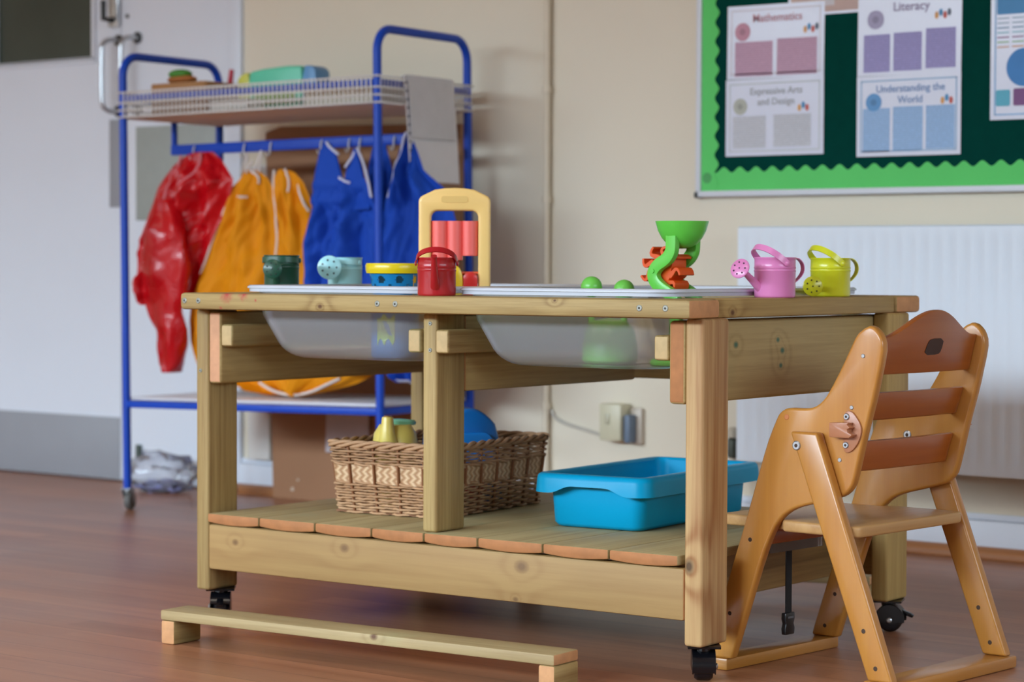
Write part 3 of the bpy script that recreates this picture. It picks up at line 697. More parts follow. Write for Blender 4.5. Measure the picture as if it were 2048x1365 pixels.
# ================================================================== watering cans
def watering_can(label, col, x, y, yaw, handle=45, rose=0.018, rosez=0.046, reach=0.062, h=0.066, r=0.033, side=True, bend=0.0, rough=0.3, arch=0.044, rdir=(1, 0, 0.12)):
    """yaw: world direction the spout points; handle: how far the carrying strap is tipped towards the spout"""
    M = plain('can_enamel', col, rough, var=0.03, scale=30, coat=0.3)
    Md = plain('can_holes', tuple(c*0.12 for c in col[:3])+(1,), 0.6)
    t = thing('watering_can', label, 'watering can', TW(x, y, H), (0, 0, yaw), 'small metal watering cans round the table edge')
    p = [(0, 0.0), (r-0.002, 0.0), (r-0.0005, 0.0015), (r, 0.004)]
    for zc in (h*0.66, h*0.74):
        p += [(r, zc-0.0018), (r+0.0009, zc), (r, zc+0.0018)]
    p += [(r, h-0.003), (r+0.0012, h-0.0018), (r+0.0012, h), (r-0.001, h), (r-0.001, 0.002), (0, 0.002)]
    MB().lathe(p, 40).build('body', M, t, ang=50)
    # carrying strap across the top
    tip = math.radians(handle); R = r+0.0022
    path = []
    for k in range(23):
        a = PI*k/22
        yy = -math.cos(a)*R; up = math.sin(a)**0.8*arch
        path.append((up*math.sin(tip), yy, h-0.010 + up*math.cos(tip)))
    sh = MB()
    Rg = []
    for i, q in enumerate(path):
        a = Vector(path[max(i-1, 0)]); b = Vector(path[min(i+1, len(path)-1)]); tg = (b-a).normalized()
        ac = Vector((math.cos(tip), 0, -math.sin(tip))); ac = (ac - tg*ac.dot(tg)).normalized(); nn = tg.cross(ac)
        q = Vector(q); w, th_ = 0.0105, 0.0009
        Rg.append([q+ac*w/2+nn*th_, q-ac*w/2+nn*th_, q-ac*w/2-nn*th_, q+ac*w/2-nn*th_])
    sh.rings(Rg, True, True)
    sh.build('carry_handle', M, t, ang=50)
    for s_ in (-1, 1):
        MB().lathe([(0.0048, 0), (0.0045, 0.0012), (0.002, 0.0022)], 14, (0, s_*(R+0.0008), h-0.010), Matrix.Rotation(-s_*PI/2, 3, 'X')).build('rivet', M, t)
    if side:
        q = [(-r+0.002, 0, h-0.002), (-r-0.010, 0, h-0.0005), (-r-0.021, 0, h-0.010), (-r-0.022, 0, h-0.024), (-r-0.012, 0, h-0.036), (-r+0.001, 0, h-0.044)]
        MB().strap(smooth2d(q, 2, False), 0.0095, 0.0014, (0, 1, 0)).build('side_handle', M, t, ang=50)
    # spout and rose
    a0 = Vector((r-0.004, 0, 0.016)); a1 = Vector((r+reach*0.42, bend, rosez-0.008 if rose else h-0.004))
    if rose:
        d = (a1-a0).normalized(); tipc = a1 + d*0.004
        o = MB().tube([a0, a0*0.5+a1*0.5, a1], [0.0075, 0.006, 0.0048], 14).build('spout', M, t, ang=50)
        dd = Vector(rdir).normalized()
        q = dd.to_track_quat('Z', 'Y').to_matrix()
        L_ = 0.016
        MB().lathe([(0.0046, 0), (0.008, L_*0.45), (rose, L_), (rose, L_+0.001), (rose*0.9, L_+0.0025), (0.0, L_+0.0032)], 28, tipc - dd*0.002, q).build('rose', M, t, ang=45)
        hs = MB(); c0 = tipc - dd*0.002
        for k in range(8):
            rr = 0 if k == 7 else rose*0.62
            off = q @ Vector((rr*math.cos(2*PI*k/7), rr*math.sin(2*PI*k/7), 0))
            hs.lathe([(rose*0.085, L_+0.001), (rose*0.085, L_+0.0036)], 8, c0+off, q)
        hs.build('rose_holes', Md, t, flat=True)
    else:
        o = MB().tube([a0, a0*0.55+a1*0.45+Vector((0.004, 0, -0.004)), a1, a1+Vector((0.004, 0, 0.006))], [0.0085, 0.0065, 0.0048, 0.0052], 14).build('spout', M, t, ang=50)
    return t
cam_yaw = math.atan2(-0.786, 0.617)           # towards the camera
watering_can('red metal watering can on the front rail, spout towards the viewer', lin(176, 22, 34), 0.562, 0.0365, cam_yaw-0.05, handle=50, arch=0.036, rose=None, h=0.0645, r=0.0322, reach=0.05)
watering_can('pink metal watering can on the right rail, spout pointing left', lin(224, 134, 190), 1.0475, 0.323, math.radians(-114), handle=52, rose=0.0170, rosez=0.048, reach=0.064, h=0.0665, r=0.0340, bend=0.004, rdir=(0.80, 0.42, 0.36))
watering_can('lime yellow metal watering can behind the pink one', lin(214, 218, 40), 1.0475, 0.513, math.radians(-114), handle=52, rose=0.0170, rosez=0.026, reach=0.048, h=0.0665, r=0.0340, bend=0.024, rdir=(0.5, 0.86, 0.0))
watering_can('dark green metal watering can on the left rail, nearest the corner', lin(14, 74, 54), 0.046, 0.223, math.radians(-64), arch=0.034, handle=86, rose=0.0180, rosez=0.047, reach=0.026, h=0.0690, r=0.0325, rdir=(1, 0.1, 0.05), rough=0.4)
watering_can('pale blue metal watering can between the dark green can and the blue sieve bucket', lin(178, 240, 248), 0.046, 0.405, math.radians(-84), arch=0.034, handle=86, rose=0.0230, rosez=0.050, reach=0.030, h=0.0655, r=0.0330, side=False, rdir=(0.85, 0.5, 0.05))

# ================================================================== toys in the trays
def glossy(name, col, rough=0.3): return plain(name, col, rough, var=0.03, scale=20, coat=0.2)
TZ = 0.4845                        # tray floor
# blue sieve bucket with a yellow ring
t = thing('sieve_bucket', 'blue toy sieve bucket with a yellow ring in the left tray', 'toy bucket', TW(0.324, 0.218, TZ), (0, 0, 0.3))
MB().lathe([(0.046, 0.153), (0.0515, 0.152), (0.053, 0.158), (0.0535, 0.166), (0.0515, 0.170), (0.046, 0.1695)], 44, cap=False).build('ring', glossy('sieve_yellow', lin(232, 206, 20)), t)
def holed_shell(r0, r1, z0, z1, holes, nu=96, nv=40, th=0.002):
    V = []; F = []
    for j in range(nv+1):
        z = z0+(z1-z0)*j/nv; r = r0+(r1-r0)*j/nv
        for i in range(nu): a = 2*PI*i/nu; V.append((r*math.cos(a), r*math.sin(a), z))
    nV = len(V)
    V += [(x*(1-th/r1), y*(1-th/r1), z) for x, y, z in V]
    keep = set()
    for j in range(nv):
        for i in range(nu):
            a = 2*PI*(i+.5)/nu; z = z0+(z1-z0)*(j+.5)/nv; r = r0+(r1-r0)*(j+.5)/nv
            if not any((((a-ha+PI) % (2*PI)-PI)*r)**2/(hw*hw) + (z-hz)**2/(hh*hh) < 1 for ha, hz, hw, hh in holes): keep.add((i, j))
    for (i, j) in keep:
        q = (j*nu+i, j*nu+(i+1) % nu, (j+1)*nu+(i+1) % nu, (j+1)*nu+i)
        F.append(q); F.append(tuple(k+nV for k in q[::-1]))
        for (di, dj, e) in ((-1, 0, (3, 0)), (1, 0, (1, 2)), (0, -1, (0, 1)), (0, 1, (2, 3))):
            if ((i+di) % nu, j+dj) not in keep: F.append((q[e[1]], q[e[0]], q[e[0]]+nV, q[e[1]]+nV))
    return V, F
holes = []
for k in range(8):
    a = 2*PI*k/8+0.2
    holes += [(a, 0.128, 0.0045, 0.0048), (a+PI/8, 0.141, 0.0075, 0.0070), (a, 0.108, 0.0040, 0.0042)]
V, F = holed_shell(0.035, 0.047, 0.090, 0.156, holes)
MB().add(V, F).lathe([(0.0, 0.090), (0.035, 0.090), (0.035, 0.093), (0.0, 0.093)], 40).build('bucket', glossy('sieve_blue', lin(14, 128, 190)), t, ang=50)
MB().lathe([(0.034, 0.0), (0.041, 0.0), (0.043, 0.004), (0.0435, 0.088), (0.041, 0.094), (0.036, 0.094)], 40).build('lower_cup', glossy('sieve_mid_blue', lin(36, 130, 200)), t)
R = [[(rr*math.cos(math.radians(a_)), rr*math.sin(math.radians(a_)), z_) for a_, z_ in [(-112+5*i, 0.022+0.014*abs(math.sin(i*0.8))) for i in range(10)] + [(-67-5*i, 0.082-0.012*abs(math.sin(i*0.6))) for i in range(10)]] for rr in (0.0430, 0.0443)]
MB().rings(R, True, True).build('green_patch', glossy('sieve_lime', lin(160, 206, 70)), t, flat=True)
MB().strap([(0.042, -0.01, 0.15), (0.036, 0.0, 0.10), (0.034, 0.004, 0.098)], 0.012, 0.003, (0, 1, 0)).build('inner_flap', glossy('sieve_orange_flap', lin(236, 178, 30)), t)

# water tower: cream arch frame with three coral tubes
t = thing('water_tower_toy', 'cream arched toy frame with three coral tubes, behind the red watering can', 'toy', TW(0.369, 0.335, TZ), (0, 0, math.atan2(0.617, 0.787)))
def arch(wo, zt, cr, sag):
    pts = [(wo, 0.0), (wo, zt-cr)] + arc(wo-cr, zt-cr, cr, 0, 62, 6)
    pts += [(wo*0.55*k, zt+sag*(1-(0.55*k)**2*0.9)) for k in (1, 0.5, 0, -0.5, -1)]
    pts += arc(-wo+cr, zt-cr, cr, 118, 180, 6) + [(-wo, zt-cr), (-wo, 0.0)]
    return pts
outer = arch(0.0655, 0.295, 0.013, 0.013)
wi, zi = 0.043, 0.266
inner = [(-wi, 0.0), (-wi, zi-0.012)] + arc(-wi+0.012, zi-0.012, 0.012, 180, 90, 5) + arc(wi-0.012, zi-0.012, 0.012, 90, 0, 5) + [(wi, zi-0.012), (wi, 0.0)]
MB().prism(outer + inner, -0.019, 0.019, lambda u, v, d_: (u, d_, v)).build('frame', glossy('cream_yellow_plastic', lin(252, 212, 132), 0.35), t, bevel=0.005, seg=3)
MB().prism(rrect(-0.024, 0.024, 0.281, 0.293, 0.004), -0.0200, -0.0185, lambda u, v, d_: (u, d_, v)).build('name_recess', glossy('cream_recess', lin(236, 198, 120), 0.4), t)
M_cor = glossy('coral_plastic', lin(250, 112, 104), 0.35); M_or = glossy('orange_red_plastic', lin(226, 84, 40), 0.4)
MB().box(-0.0428, 0.0428, 0.006, 0.010, 0.195, 0.2465).build('tube_backing', M_or, t)
for xc, zb in ((-0.0275, 0.167), (0.0, 0.176), (0.0275, 0.184)):
    g = MB()
    g.lathe([(0.0142, zb), (0.0150, zb+0.001), (0.0155, 0.2475), (0.0143, 0.2475), (0.0138, zb)], 24, (xc, -0.006, 0), cap=False)
    g.build('tube', M_cor, t)
MB().tube([(-0.046, 0.0, 0.152), (0.046, 0.0, 0.152)], 0.0035, 8).build('axle', M_or, t)
MB().prism(smooth2d([(-0.020, 0.116), (-0.024, 0.135), (-0.014, 0.166), (0.002, 0.168), (0.012, 0.150), (0.012, 0.112), (0.0, 0.098), (-0.014, 0.10)], 2), -0.020, -0.006, lambda u, v, d_: (u+0.004, d_, v)).build('yellow_paddle', glossy('paddle_yellow', lin(236, 200, 24)), t, bevel=0.003)
MB().prism([(0.0185, 0.10), (0.0185, 0.142)] + arc(0.0315, 0.142, 0.0135, 170, 10, 8) + [(0.0448, 0.142), (0.0448, 0.10)], -0.024, -0.008, lambda u, v, d_: (u-0.0025, d_, v)).build('red_paddle', glossy('paddle_red', lin(214, 40, 36)), t, bevel=0.003)
MB().box(-0.062, 0.062, -0.035, 0.035, 0.0, 0.012).build('base', glossy('cream_base', lin(236, 204, 130), 0.35), t, bevel=0.003)

# sand mill: green bowl on two S legs, orange wheel
ax = Vector((0.787*0.047+(-0.617)*0.05, 0.617*0.047+0.786*0.05)).normalized()      # axle direction, away from the viewer
t = thing('sand_mill', 'green toy funnel with an orange paddle wheel standing in the right tray', 'toy', TW(0.848, 0.300, TZ), (0, 0, math.atan2(ax.y, ax.x)-PI/2))
# local: x in the wheel plane (to the right), y along the axle away from the viewer
M_g = glossy('mill_green', lin(98, 206, 72), 0.35); M_o = glossy('mill_orange', lin(232, 84, 18), 0.4)
zb = TZ; WZ = 0.645-zb
bowl = [(0.006, 0.1965), (0.016, 0.1985), (0.026, 0.2045), (0.0345, 0.2145), (0.0405, 0.226), (0.0442, 0.239), (0.0452, 0.2425), (0.0435, 0.2425), (0.0385, 0.227), (0.0325, 0.2165), (0.024, 0.2075), (0.014, 0.2025), (0.005, 0.2015)]
MB().lathe(bowl, 44, (0.034, 0.002, 0), cap=False).build('bowl', M_g, t, ang=60)
S = [(0.038, 0.218), (0.038, 0.203), (0.037, 0.190), (0.027, 0.178), (0.008, 0.169), (-0.003, 0.156), (0.000, 0.142), (0.016, 0.129), (0.036, 0.120), (0.048, 0.106), (0.048, 0.080), (0.043, 0.004)]
S = smooth2d(S, 2, False)
for yy in (-0.034, 0.022):
    Lp = []; Rp = []
    for i, (u, v) in enumerate(S):
        a = S[max(i-1, 0)]; b = S[min(i+1, len(S)-1)]
        d = Vector((b[0]-a[0], b[1]-a[1])).normalized(); nx_, ny_ = -d.y, d.x
        Lp.append((u+nx_*0.0105, v+ny_*0.0105)); Rp.append((u-nx_*0.0105, v-ny_*0.0105))
    g = MB(); R = []
    for (l_, r_) in zip(Lp, Rp): R.append([(l_[0], yy, l_[1]), (r_[0], yy, r_[1]), (r_[0], yy+0.012, r_[1]), (l_[0], yy+0.012, l_[1])])
    g.rings(R, True, True).build('leg', M_g, t, bevel=0.0012)
MB().lathe([(0.0, 0.0), (0.052, 0.0), (0.054, 0.004), (0.050, 0.010), (0.0, 0.010)], 40, (0.036, 0.0, 0)).build('base', M_g, t)
MB().tube([(0.0, -0.036, WZ-0.002), (0.0, 0.036, WZ-0.002)], 0.004, 10).build('axle', M_g, t)
g = MB()
cz = WZ-0.002
g.lathe([(0.0, -0.020), (0.024, -0.020), (0.024, 0.019), (0.0, 0.019)], 24, (0.004, 0, cz), Matrix.Rotation(PI/2, 3, 'X'))
for k in range(9):
    a = 2*PI*k/9+0.25
    cl = []
    for i in range(8):
        s_ = i/7; rr = 0.022+0.021*s_; aa = a+0.55*math.sin(s_*2.6)
        cl.append((rr*math.cos(aa), rr*math.sin(aa)))
    Lp = []; Rp = []
    for i, (u, v) in enumerate(cl):
        p0 = cl[max(i-1, 0)]; p1 = cl[min(i+1, 7)]; d = Vector((p1[0]-p0[0], p1[1]-p0[1])).normalized(); w_ = 0.0045*(1-0.55*i/7)
        Lp.append((u-d.y*w_, v+d.x*w_)); Rp.append((u+d.y*w_, v-d.x*w_))
    g.rings([[(l_[0]+0.004, -0.0195, l_[1]+cz), (r_[0]+0.004, -0.0195, r_[1]+cz), (r_[0]+0.004, 0.0185, r_[1]+cz), (l_[0]+0.004, 0.0185, l_[1]+cz)] for l_, r_ in zip(Lp, Rp)], True, True)
g.build('paddle_wheel', M_o, t, bevel=0.0006, seg=1)
# green dome toy whose two knobs show above the rim
t = thing('green_toy', 'bright green round plastic toy with two knobs showing above the tray rim', 'toy', TW(0.742, 0.290, TZ), (0, 0, 0.665))
M_g2 = glossy('toy_green', lin(112, 204, 82), 0.35)
MB().lathe([(0.044, 0.0), (0.048, 0.004), (0.0475, 0.030), (0.042, 0.056), (0.030, 0.072), (0.0, 0.078)], 40).build('body', M_g2, t)
for x, zt in ((-0.032, 0.149), (0.024, 0.1435)):
    g = MB().lathe([(0.006, 0.05), (0.005, 0.115)], 12, (x, 0, 0)).sphere((x, 0, zt-0.0185), 0.0185, 24)
    g.build('knob', M_g2, t)
# small yellow lid lying beside the mill
tag(MB().lathe([(0.0, 0.0), (0.020, 0.0), (0.021, 0.003), (0.018, 0.006), (0.0, 0.0065)], 28).build('lid', glossy('lid_yellow', lin(220, 214, 120)), None, loc=TW(0.945, 0.455, TZ)), 'small pale yellow lid lying in the right tray behind the mill', 'lid')

# ================================================================== wicker basket on the shelf
SZ = 0.1992
M_wick = wood('wicker', 0, lin(196, 156, 118), lin(140, 96, 60), 0.6, fine=30, streak=0.3, spec=0.35)
M_wickd = wood('dark_wicker', 0, lin(150, 100, 64), lin(92, 56, 32), 0.55, fine=30, streak=0.3)
def plait_mat():
    m, nt, b, out = new_mat('plaited_band'); L = nt.links
    tc = N(nt, 'ShaderNodeTexCoord'); sp = N(nt, 'ShaderNodeSeparateXYZ'); L.new(tc.outputs['Object'], sp.inputs[0])
    s1 = math_n(nt, 'ADD', sp.outputs['X'], sp.outputs['Y'])
    zig = math_n(nt, 'PINGPONG', math_n(nt, 'MULTIPLY', sp.outputs['Z'], 1.0), 0.007)
    wv = math_n(nt, 'SINE', math_n(nt, 'MULTIPLY', math_n(nt, 'ADD', s1, zig), 420.0))
    f_ = math_n(nt, 'MULTIPLY_ADD', wv, 0.5); f_.node.inputs[2].default_value = 0.5
    L.new(mix_col(nt, f_, lin(176, 132, 92), lin(222, 190, 150)), b.inputs['Base Color']); b.inputs['Roughness'].default_value = 0.55
    bp = N(nt, 'ShaderNodeBump', i_Strength=0.5, i_Distance=0.002); L.new(f_, bp.inputs['Height']); L.new(bp.outputs[0], b.inputs['Normal'])
    return m
bx, by = 0.2275, 0.345
KP = thing('wicker_basket', 'woven wicker basket of toys on the table shelf', 'basket', TW(0.4315, 0.213, SZ), (0, 0, TH+math.radians(4.4)))
# local: near corner at the origin, x runs left (negative), y runs back
def perim(z, n):
    """points round the basket at height z; it flares a little towards the top"""
    fl = 0.012*z/0.13
    x0, x1, y0, y1 = -bx-fl, fl, -fl, by+fl; r = 0.016
    c = rrect(x0, x1, y0, y1, r, 4); c = c+[c[0]]
    ln = [0]
    for i in range(len(c)-1): ln.append(ln[-1]+math.dist(c[i], c[i+1]))
    out = []
    for k in range(n):
        s_ = ln[-1]*k/n; i = max(j for j in range(len(ln)) if ln[j] <= s_+1e-12); i = min(i, len(c)-2)
        f = (s_-ln[i])/(ln[i+1]-ln[i]); p = (c[i][0]*(1-f)+c[i+1][0]*f, c[i][1]*(1-f)+c[i+1][1]*f)
        d = Vector((c[i+1][0]-c[i][0], c[i+1][1]-c[i][1])).normalized(); out.append((p[0], p[1], d.y, -d.x))
    return out
random.seed(4)
def weave(zs, nst=44, amp=0.0042, rad=0.0024):
    g = MB()
    for ri, z in enumerate(zs):
        P = perim(z, nst*4); path = []
        for k, (x, y, nx_, ny_) in enumerate(P):
            o = amp*math.cos(PI*k/4+(PI if ri % 2 else 0)) + random.uniform(-.0004, .0004)
            path.append((x+nx_*o, y+ny_*o, z+random.uniform(-.0007, .0007)))
        g.tube(path, rad*random.uniform(0.85, 1.1), 5, loop=True)
    return g
weave([0.003+0.0050*i for i in range(11)]).build('lower_weave', M_wick, KP, ang=80)
weave([0.094+0.0050*i for i in range(6)]).build('upper_weave', M_wick, KP, ang=80)
R = []
for z in (0.056, 0.0735, 0.091):
    R.append([(x, y, z) for x, y, _, _ in perim(z, 120)])
g = MB().rings(R, True, False)
g.build('plaited_band', plait_mat(), KP, ang=80)
g = MB()
for z in (0.0575, 0.0905):
    P = perim(z, 176)
    g.tube([(x+nx_*0.003*math.sin(k*0.9), y+ny_*0.003*math.sin(k*0.9), z+0.0015*math.cos(k*0.9)) for k, (x, y, nx_, ny_) in enumerate(P)], 0.0026, 5, loop=True)
g.build('binding', M_wick, KP, ang=80)
g = MB(); P0 = perim(0.0, 22); P1 = perim(0.122, 22)
for (a, b) in zip(P0, P1): g.tube([(a[0], a[1], 0.0), ((a[0]+b[0])/2, (a[1]+b[1])/2, 0.061), (b[0], b[1], 0.122)], 0.0026, 6)
for k, (a, b) in enumerate(zip(P0, P1)):
    q = [(a[0]*(1-f)+b[0]*f+a[2]*0.0035, a[1]*(1-f)+b[1]*f+a[3]*0.0035, 0.122*f) for f in (0.44, 0.6, 0.76)]
    g.tube(q, 0.0021, 5)
g.build('stakes', M_wickd, KP, ang=80)
g = MB()
for s_ in (0, 1, 2):
    P = perim(0.126, 200)
    g.tube([(x+nx_*0.0045*math.cos(k*0.42+s_*2.09), y+ny_*0.0045*math.cos(k*0.42+s_*2.09), 0.127+0.0042*math.sin(k*0.42+s_*2.09)) for k, (x, y, nx_, ny_) in enumerate(P)], 0.0036, 6, loop=True)
g.build('rim', M_wick, KP, ang=80)
g = MB().box(-bx, 0, 0, by, 0.002, 0.006); g.build('base', M_wickd, KP)
def inb(x, y, z=0.0): return KP.matrix_basis @ Vector((x, y, z))
bpy.context.view_layer.update()
# toys in the basket
t = thing('toy_teapot', 'yellow toy teapot with a mint green lid in the wicker basket', 'toy teapot', inb(-0.158, 0.088, 0.0065), (0, 0, math.radians(-68)))
M_y = glossy('teapot_yellow', lin(232, 208, 104), 0.35)
MB().lathe([(0.0, 0.063), (0.024, 0.063), (0.038, 0.078), (0.043, 0.108), (0.039, 0.136), (0.029, 0.152), (0.0, 0.153)], 36).build('body', M_y, t)
sp_ = [(0.026, 0, 0.100), (0.040, 0, 0.118), (0.043, 0, 0.142), (0.042, 0, 0.168)]
MB().tube(smooth2d(sp_, 2, False), [0.026, 0.022, 0.016, 0.0118, 0.0100], 18).build('spout', M_y, t)
MB().lathe([(0.0072, 0.1682), (0.0072, 0.1705)], 16, (0.042, 0, 0)).build('spout_opening', glossy('teapot_inside', lin(150, 104, 30)), t)
MB().lathe([(0.0, 0.160), (0.028, 0.158), (0.032, 0.154), (0.031, 0.149), (0.027, 0.148)], 32, (-0.012, 0, 0.002), Matrix.Rotation(-0.06, 3, 'Y')).build('lid', glossy('teapot_mint', lin(140, 212, 172), 0.35), t)
MB().tube(smooth2d([(-0.034, 0, 0.135), (-0.062, 0, 0.134), (-0.066, 0, 0.105), (-0.036, 0, 0.088)], 2, False), 0.006, 10).build('handle', M_y, t)
MB().lathe([(0.0, 0.0), (0.03, 0.0), (0.034, 0.01), (0.03, 0.066), (0.0, 0.066)], 28).build('foot', M_y, t)
t = thing('toy_jug', 'blue plastic toy scoop leaning up at the far side of the wicker basket', 'toy', inb(-0.112, 0.232, 0.0075), (0, 0, math.radians(60)))
M_b = glossy('jug_blue', lin(12, 108, 186), 0.35)
prof = [(-0.070, 0.0), (-0.058, 0.135)] + [(-0.05+0.011*k, 0.135+0.042*math.sin(PI*k/11)) for k in range(1, 11)] + [(0.068, 0.118), (0.076, 0.0)]
g = MB(); R = []
for d_, s_ in ((-0.040, 0.92), (-0.036, 1.0), (0.036, 1.0), (0.040, 0.92)):
    R.append([(u*s_, d_, v*(0.97 if s_ < 1 else 1)) for u, v in prof])
g.rings(R, True, True).build('body', M_b, t, bevel=0.004)
MB().prism(rrect(-0.05, 0.05, 0.06, 0.132, 0.02), -0.052, -0.0395, lambda u, v, d_: (u, d_, v)).build('front_lip', glossy('jug_bright_blue', lin(20, 128, 214), 0.3), t, bevel=0.003)
tag(MB().sphere((0, 0, 0.036), 0.036, 24).build('toy_ball', glossy('ball_yellow', lin(226, 186, 50)), None, loc=inb(-0.045, 0.06, 0.0065)), 'yellow toy ball low in the basket beside the yellow teapot', 'ball')
tag(MB().sphere((0, 0, 0.040), 0.040, 24).build('toy_ball', glossy('ball_red', lin(190, 44, 52)), None, loc=inb(-0.045, 0.155, 0.0065)), 'red toy ball low in the basket in front of the blue scoop', 'ball')

# ================================================================== turquoise storage tray on the shelf
t = thing('storage_tray', 'turquoise plastic storage tray on the table shelf beside the wicker basket', 'tray', TW(0.6405, 0.2440, SZ), (0, 0, TH+math.radians(3.6)))
M_teal = plain('turquoise_plastic', lin(0, 158, 204), 0.36, var=0.03, scale=12, spec=0.2)
wx, wy, hz_ = 0.192, 0.400, 0.094
def tr_ring(i, z, r): return [(u, v, z) for u, v in rrect(i, wx-i, i, wy-i, r, 6)]
R = [tr_ring(0.020, 0.0, 0.012), tr_ring(0.012, 0.0015, 0.018), tr_ring(0.006, 0.008, 0.022), tr_ring(0.003, 0.05, 0.024), tr_ring(0.0, 0.090, 0.026), tr_ring(0.003, 0.092, 0.024), tr_ring(0.0055, 0.05, 0.022), tr_ring(0.009, 0.010, 0.02), tr_ring(0.016, 0.0035, 0.014)]
MB().rings(R, True, True).build('body', M_teal, t, ang=50)
# turned-down rim, its front edge arched for the fingers
def rim_ring(i, zt):
    out = []
    P = []
    for u, v in rrect(-0.019+i, wx+0.019-i, -0.019+i, wy+0.019-i, 0.030-i*0.5, 8): P.append((u, v))
    dense = []
    for k in range(len(P)):
        a, b = P[k], P[(k+1) % len(P)]; m_ = 24 if math.dist(a, b) > 0.06 else 1
        for q in range(m_): dense.append((a[0]+(b[0]-a[0])*q/m_, a[1]+(b[1]-a[1])*q/m_))
    return dense
D0 = rim_ring(0, 0)
def skirt(u, v):
    if (v < -0.012 or v > wy+0.012) and 0.005 < u < wx-0.005:
        f = min(1, max(0, (min(u-0.018, wx-0.018-u))/0.045)); f = f*f*(3-2*f)
        return 0.061 + 0.013*f
    return 0.061
ctr = Vector((wx/2, wy/2))
def off(i, z, under=False):
    out = []
    for (u, v) in D0:
        cu = min(max(u, 0.01), wx-0.01); cv = min(max(v, 0.01), wy-0.01)
        d = Vector((u-cu, v-cv)); l_ = d.length; d = d/l_
        out.append((u-d.x*i, v-d.y*i, z if z is not None else skirt(u, v)))
    return out
R = [off(0.0235, 0.090), off(0.0215, hz_-0.001), off(0.018, hz_), off(0.006, hz_-0.0005), off(0.0015, hz_-0.004), off(0.0, hz_-0.010), off(-0.002, None), off(0.0005, None), off(0.003, hz_-0.010), off(0.008, hz_-0.005), off(0.019, hz_-0.004)]
MB().rings(R, True, False, loop=True).build('rim', M_teal, t, ang=55)

# ================================================================== low pine benches on the floor
def low_bench(label, x, y, a, L_, group='low pine beams on the floor'):
    t = thing('low_bench', label, 'bench', TW(x, y, 0), (0, 0, TH+a))
    MB().box(0, L_, 0, 0.070, 0.0412, 0.0585).build('plank', [wood('bench_pine', 0, lin(174, 154, 112), lin(144, 120, 80), streak=0.35, knots=[(0.46, 0.0, 0.055, 0.006)], green=lin(160, 166, 120)), END], t, bevel=0.003, ends=0)
    for x0 in (0.0, L_-0.030):
        MB().box(x0, x0+0.030, 0.001, 0.071, 0.0, 0.0410).build('foot', [PINE[1], END], t, bevel=0.004, ends=1)
    return t
low_bench('low pine beam on the floor in front of the table', 0.1385, -0.189, math.radians(2.3), 0.805)
low_bench('second low pine beam on the floor beyond the table, seen under the shelf', 0.22, 0.735, math.radians(17), 0.715)
# ================================================================== toddler chair
CH = thing('toddler_chair', 'honey-coloured wooden toddler chair with slatted back, pushed up to the table end', 'chair', (1.0448, 0.2053, 0), (0, 0, math.radians(-3.62)))
# local: x towards the chair's back, y from the near side to the far side
BL, BD = lin(186, 128, 56), lin(168, 106, 42)
def beech(axis, l=BL, d=BD): return wood('lacquered_beech', axis, l, d, 0.32, fine=60, streak=0.22, broad=4, coat=0.35)
M_beech = beech(2); M_beechy = beech(1); M_beechx = beech(0)
M_beech_shade = beech(1, lin(162, 88, 34), lin(142, 70, 24))  # beech darkened and reddened: the slats' shade is put into the colour
outl = [(0.264, 0.5615), (0.244, 0.550), (0.233, 0.533), (0.218, 0.504), (0.205, 0.481), (0.191, 0.458), (0.180, 0.444), (0.167, 0.4345), (0.151, 0.430), (0.122, 0.4295), (0.109, 0.4275), (0.098, 0.420), (0.091, 0.408), (0.0765, 0.376), (0.060, 0.328), (0.037, 0.256), (0.004, 0.160), (-0.038, 0.0365), (-0.043, 0.0195),
        (0.0085, 0.0195), (0.061, 0.172), (0.0735, 0.205), (0.0865, 0.232), (0.100, 0.252), (0.118, 0.266), (0.138, 0.2745), (0.162, 0.281), (0.205, 0.2925), (0.221, 0.299), (0.2325, 0.310), (0.240, 0.328), (0.2565, 0.394), (0.2715, 0.447), (0.2805, 0.485), (0.2885, 0.524), (0.2855, 0.543), (0.277, 0.555)]
def refine(p):
    q = []
    n = len(p)
    for i in range(n):
        a, b, c, d = p[i-1], p[i], p[(i+1) % n], p[(i+2) % n]
        sharp = i in (17, 18, 19) or (i+1) % n in (18, 19)
        q.append(b)
        m = tuple((-a[k]+9*b[k]+9*c[k]-d[k])/16 for k in (0, 1)) if not sharp and i not in (16, 20) else tuple((b[k]+c[k])/2 for k in (0, 1))
        q.append(m)
    return q
outl2 = refine(outl)
M_hole = plain('peg_hole_dark', lin(62, 40, 22), 0.7); M_bolt = plain('zinc_bolt', lin(176, 180, 184), 0.3, metal=0.85)
def disc(g, x, y, z, r, d=-1, t_=0.0012, mi=0):
    g.lathe([(r, -0.001), (r, t_*0.5), (r*0.8, t_), (0, t_)], 16, (x, y, z), Matrix.Rotation(PI/2*(1 if d < 0 else -1), 3, 'X'), mi)
def bolt(parent, x, y, z, r, d=-1):
    g = MB(); disc(g, x, y, z, r, d, 0.002)
    g2 = MB(); disc(g2, x, y+d*0.0016, z, r*0.4, d, 0.0009)
    o = g.build('bolt', M_bolt, parent, flat=True); g2.build('bolt_socket', M_hole, o, flat=True)
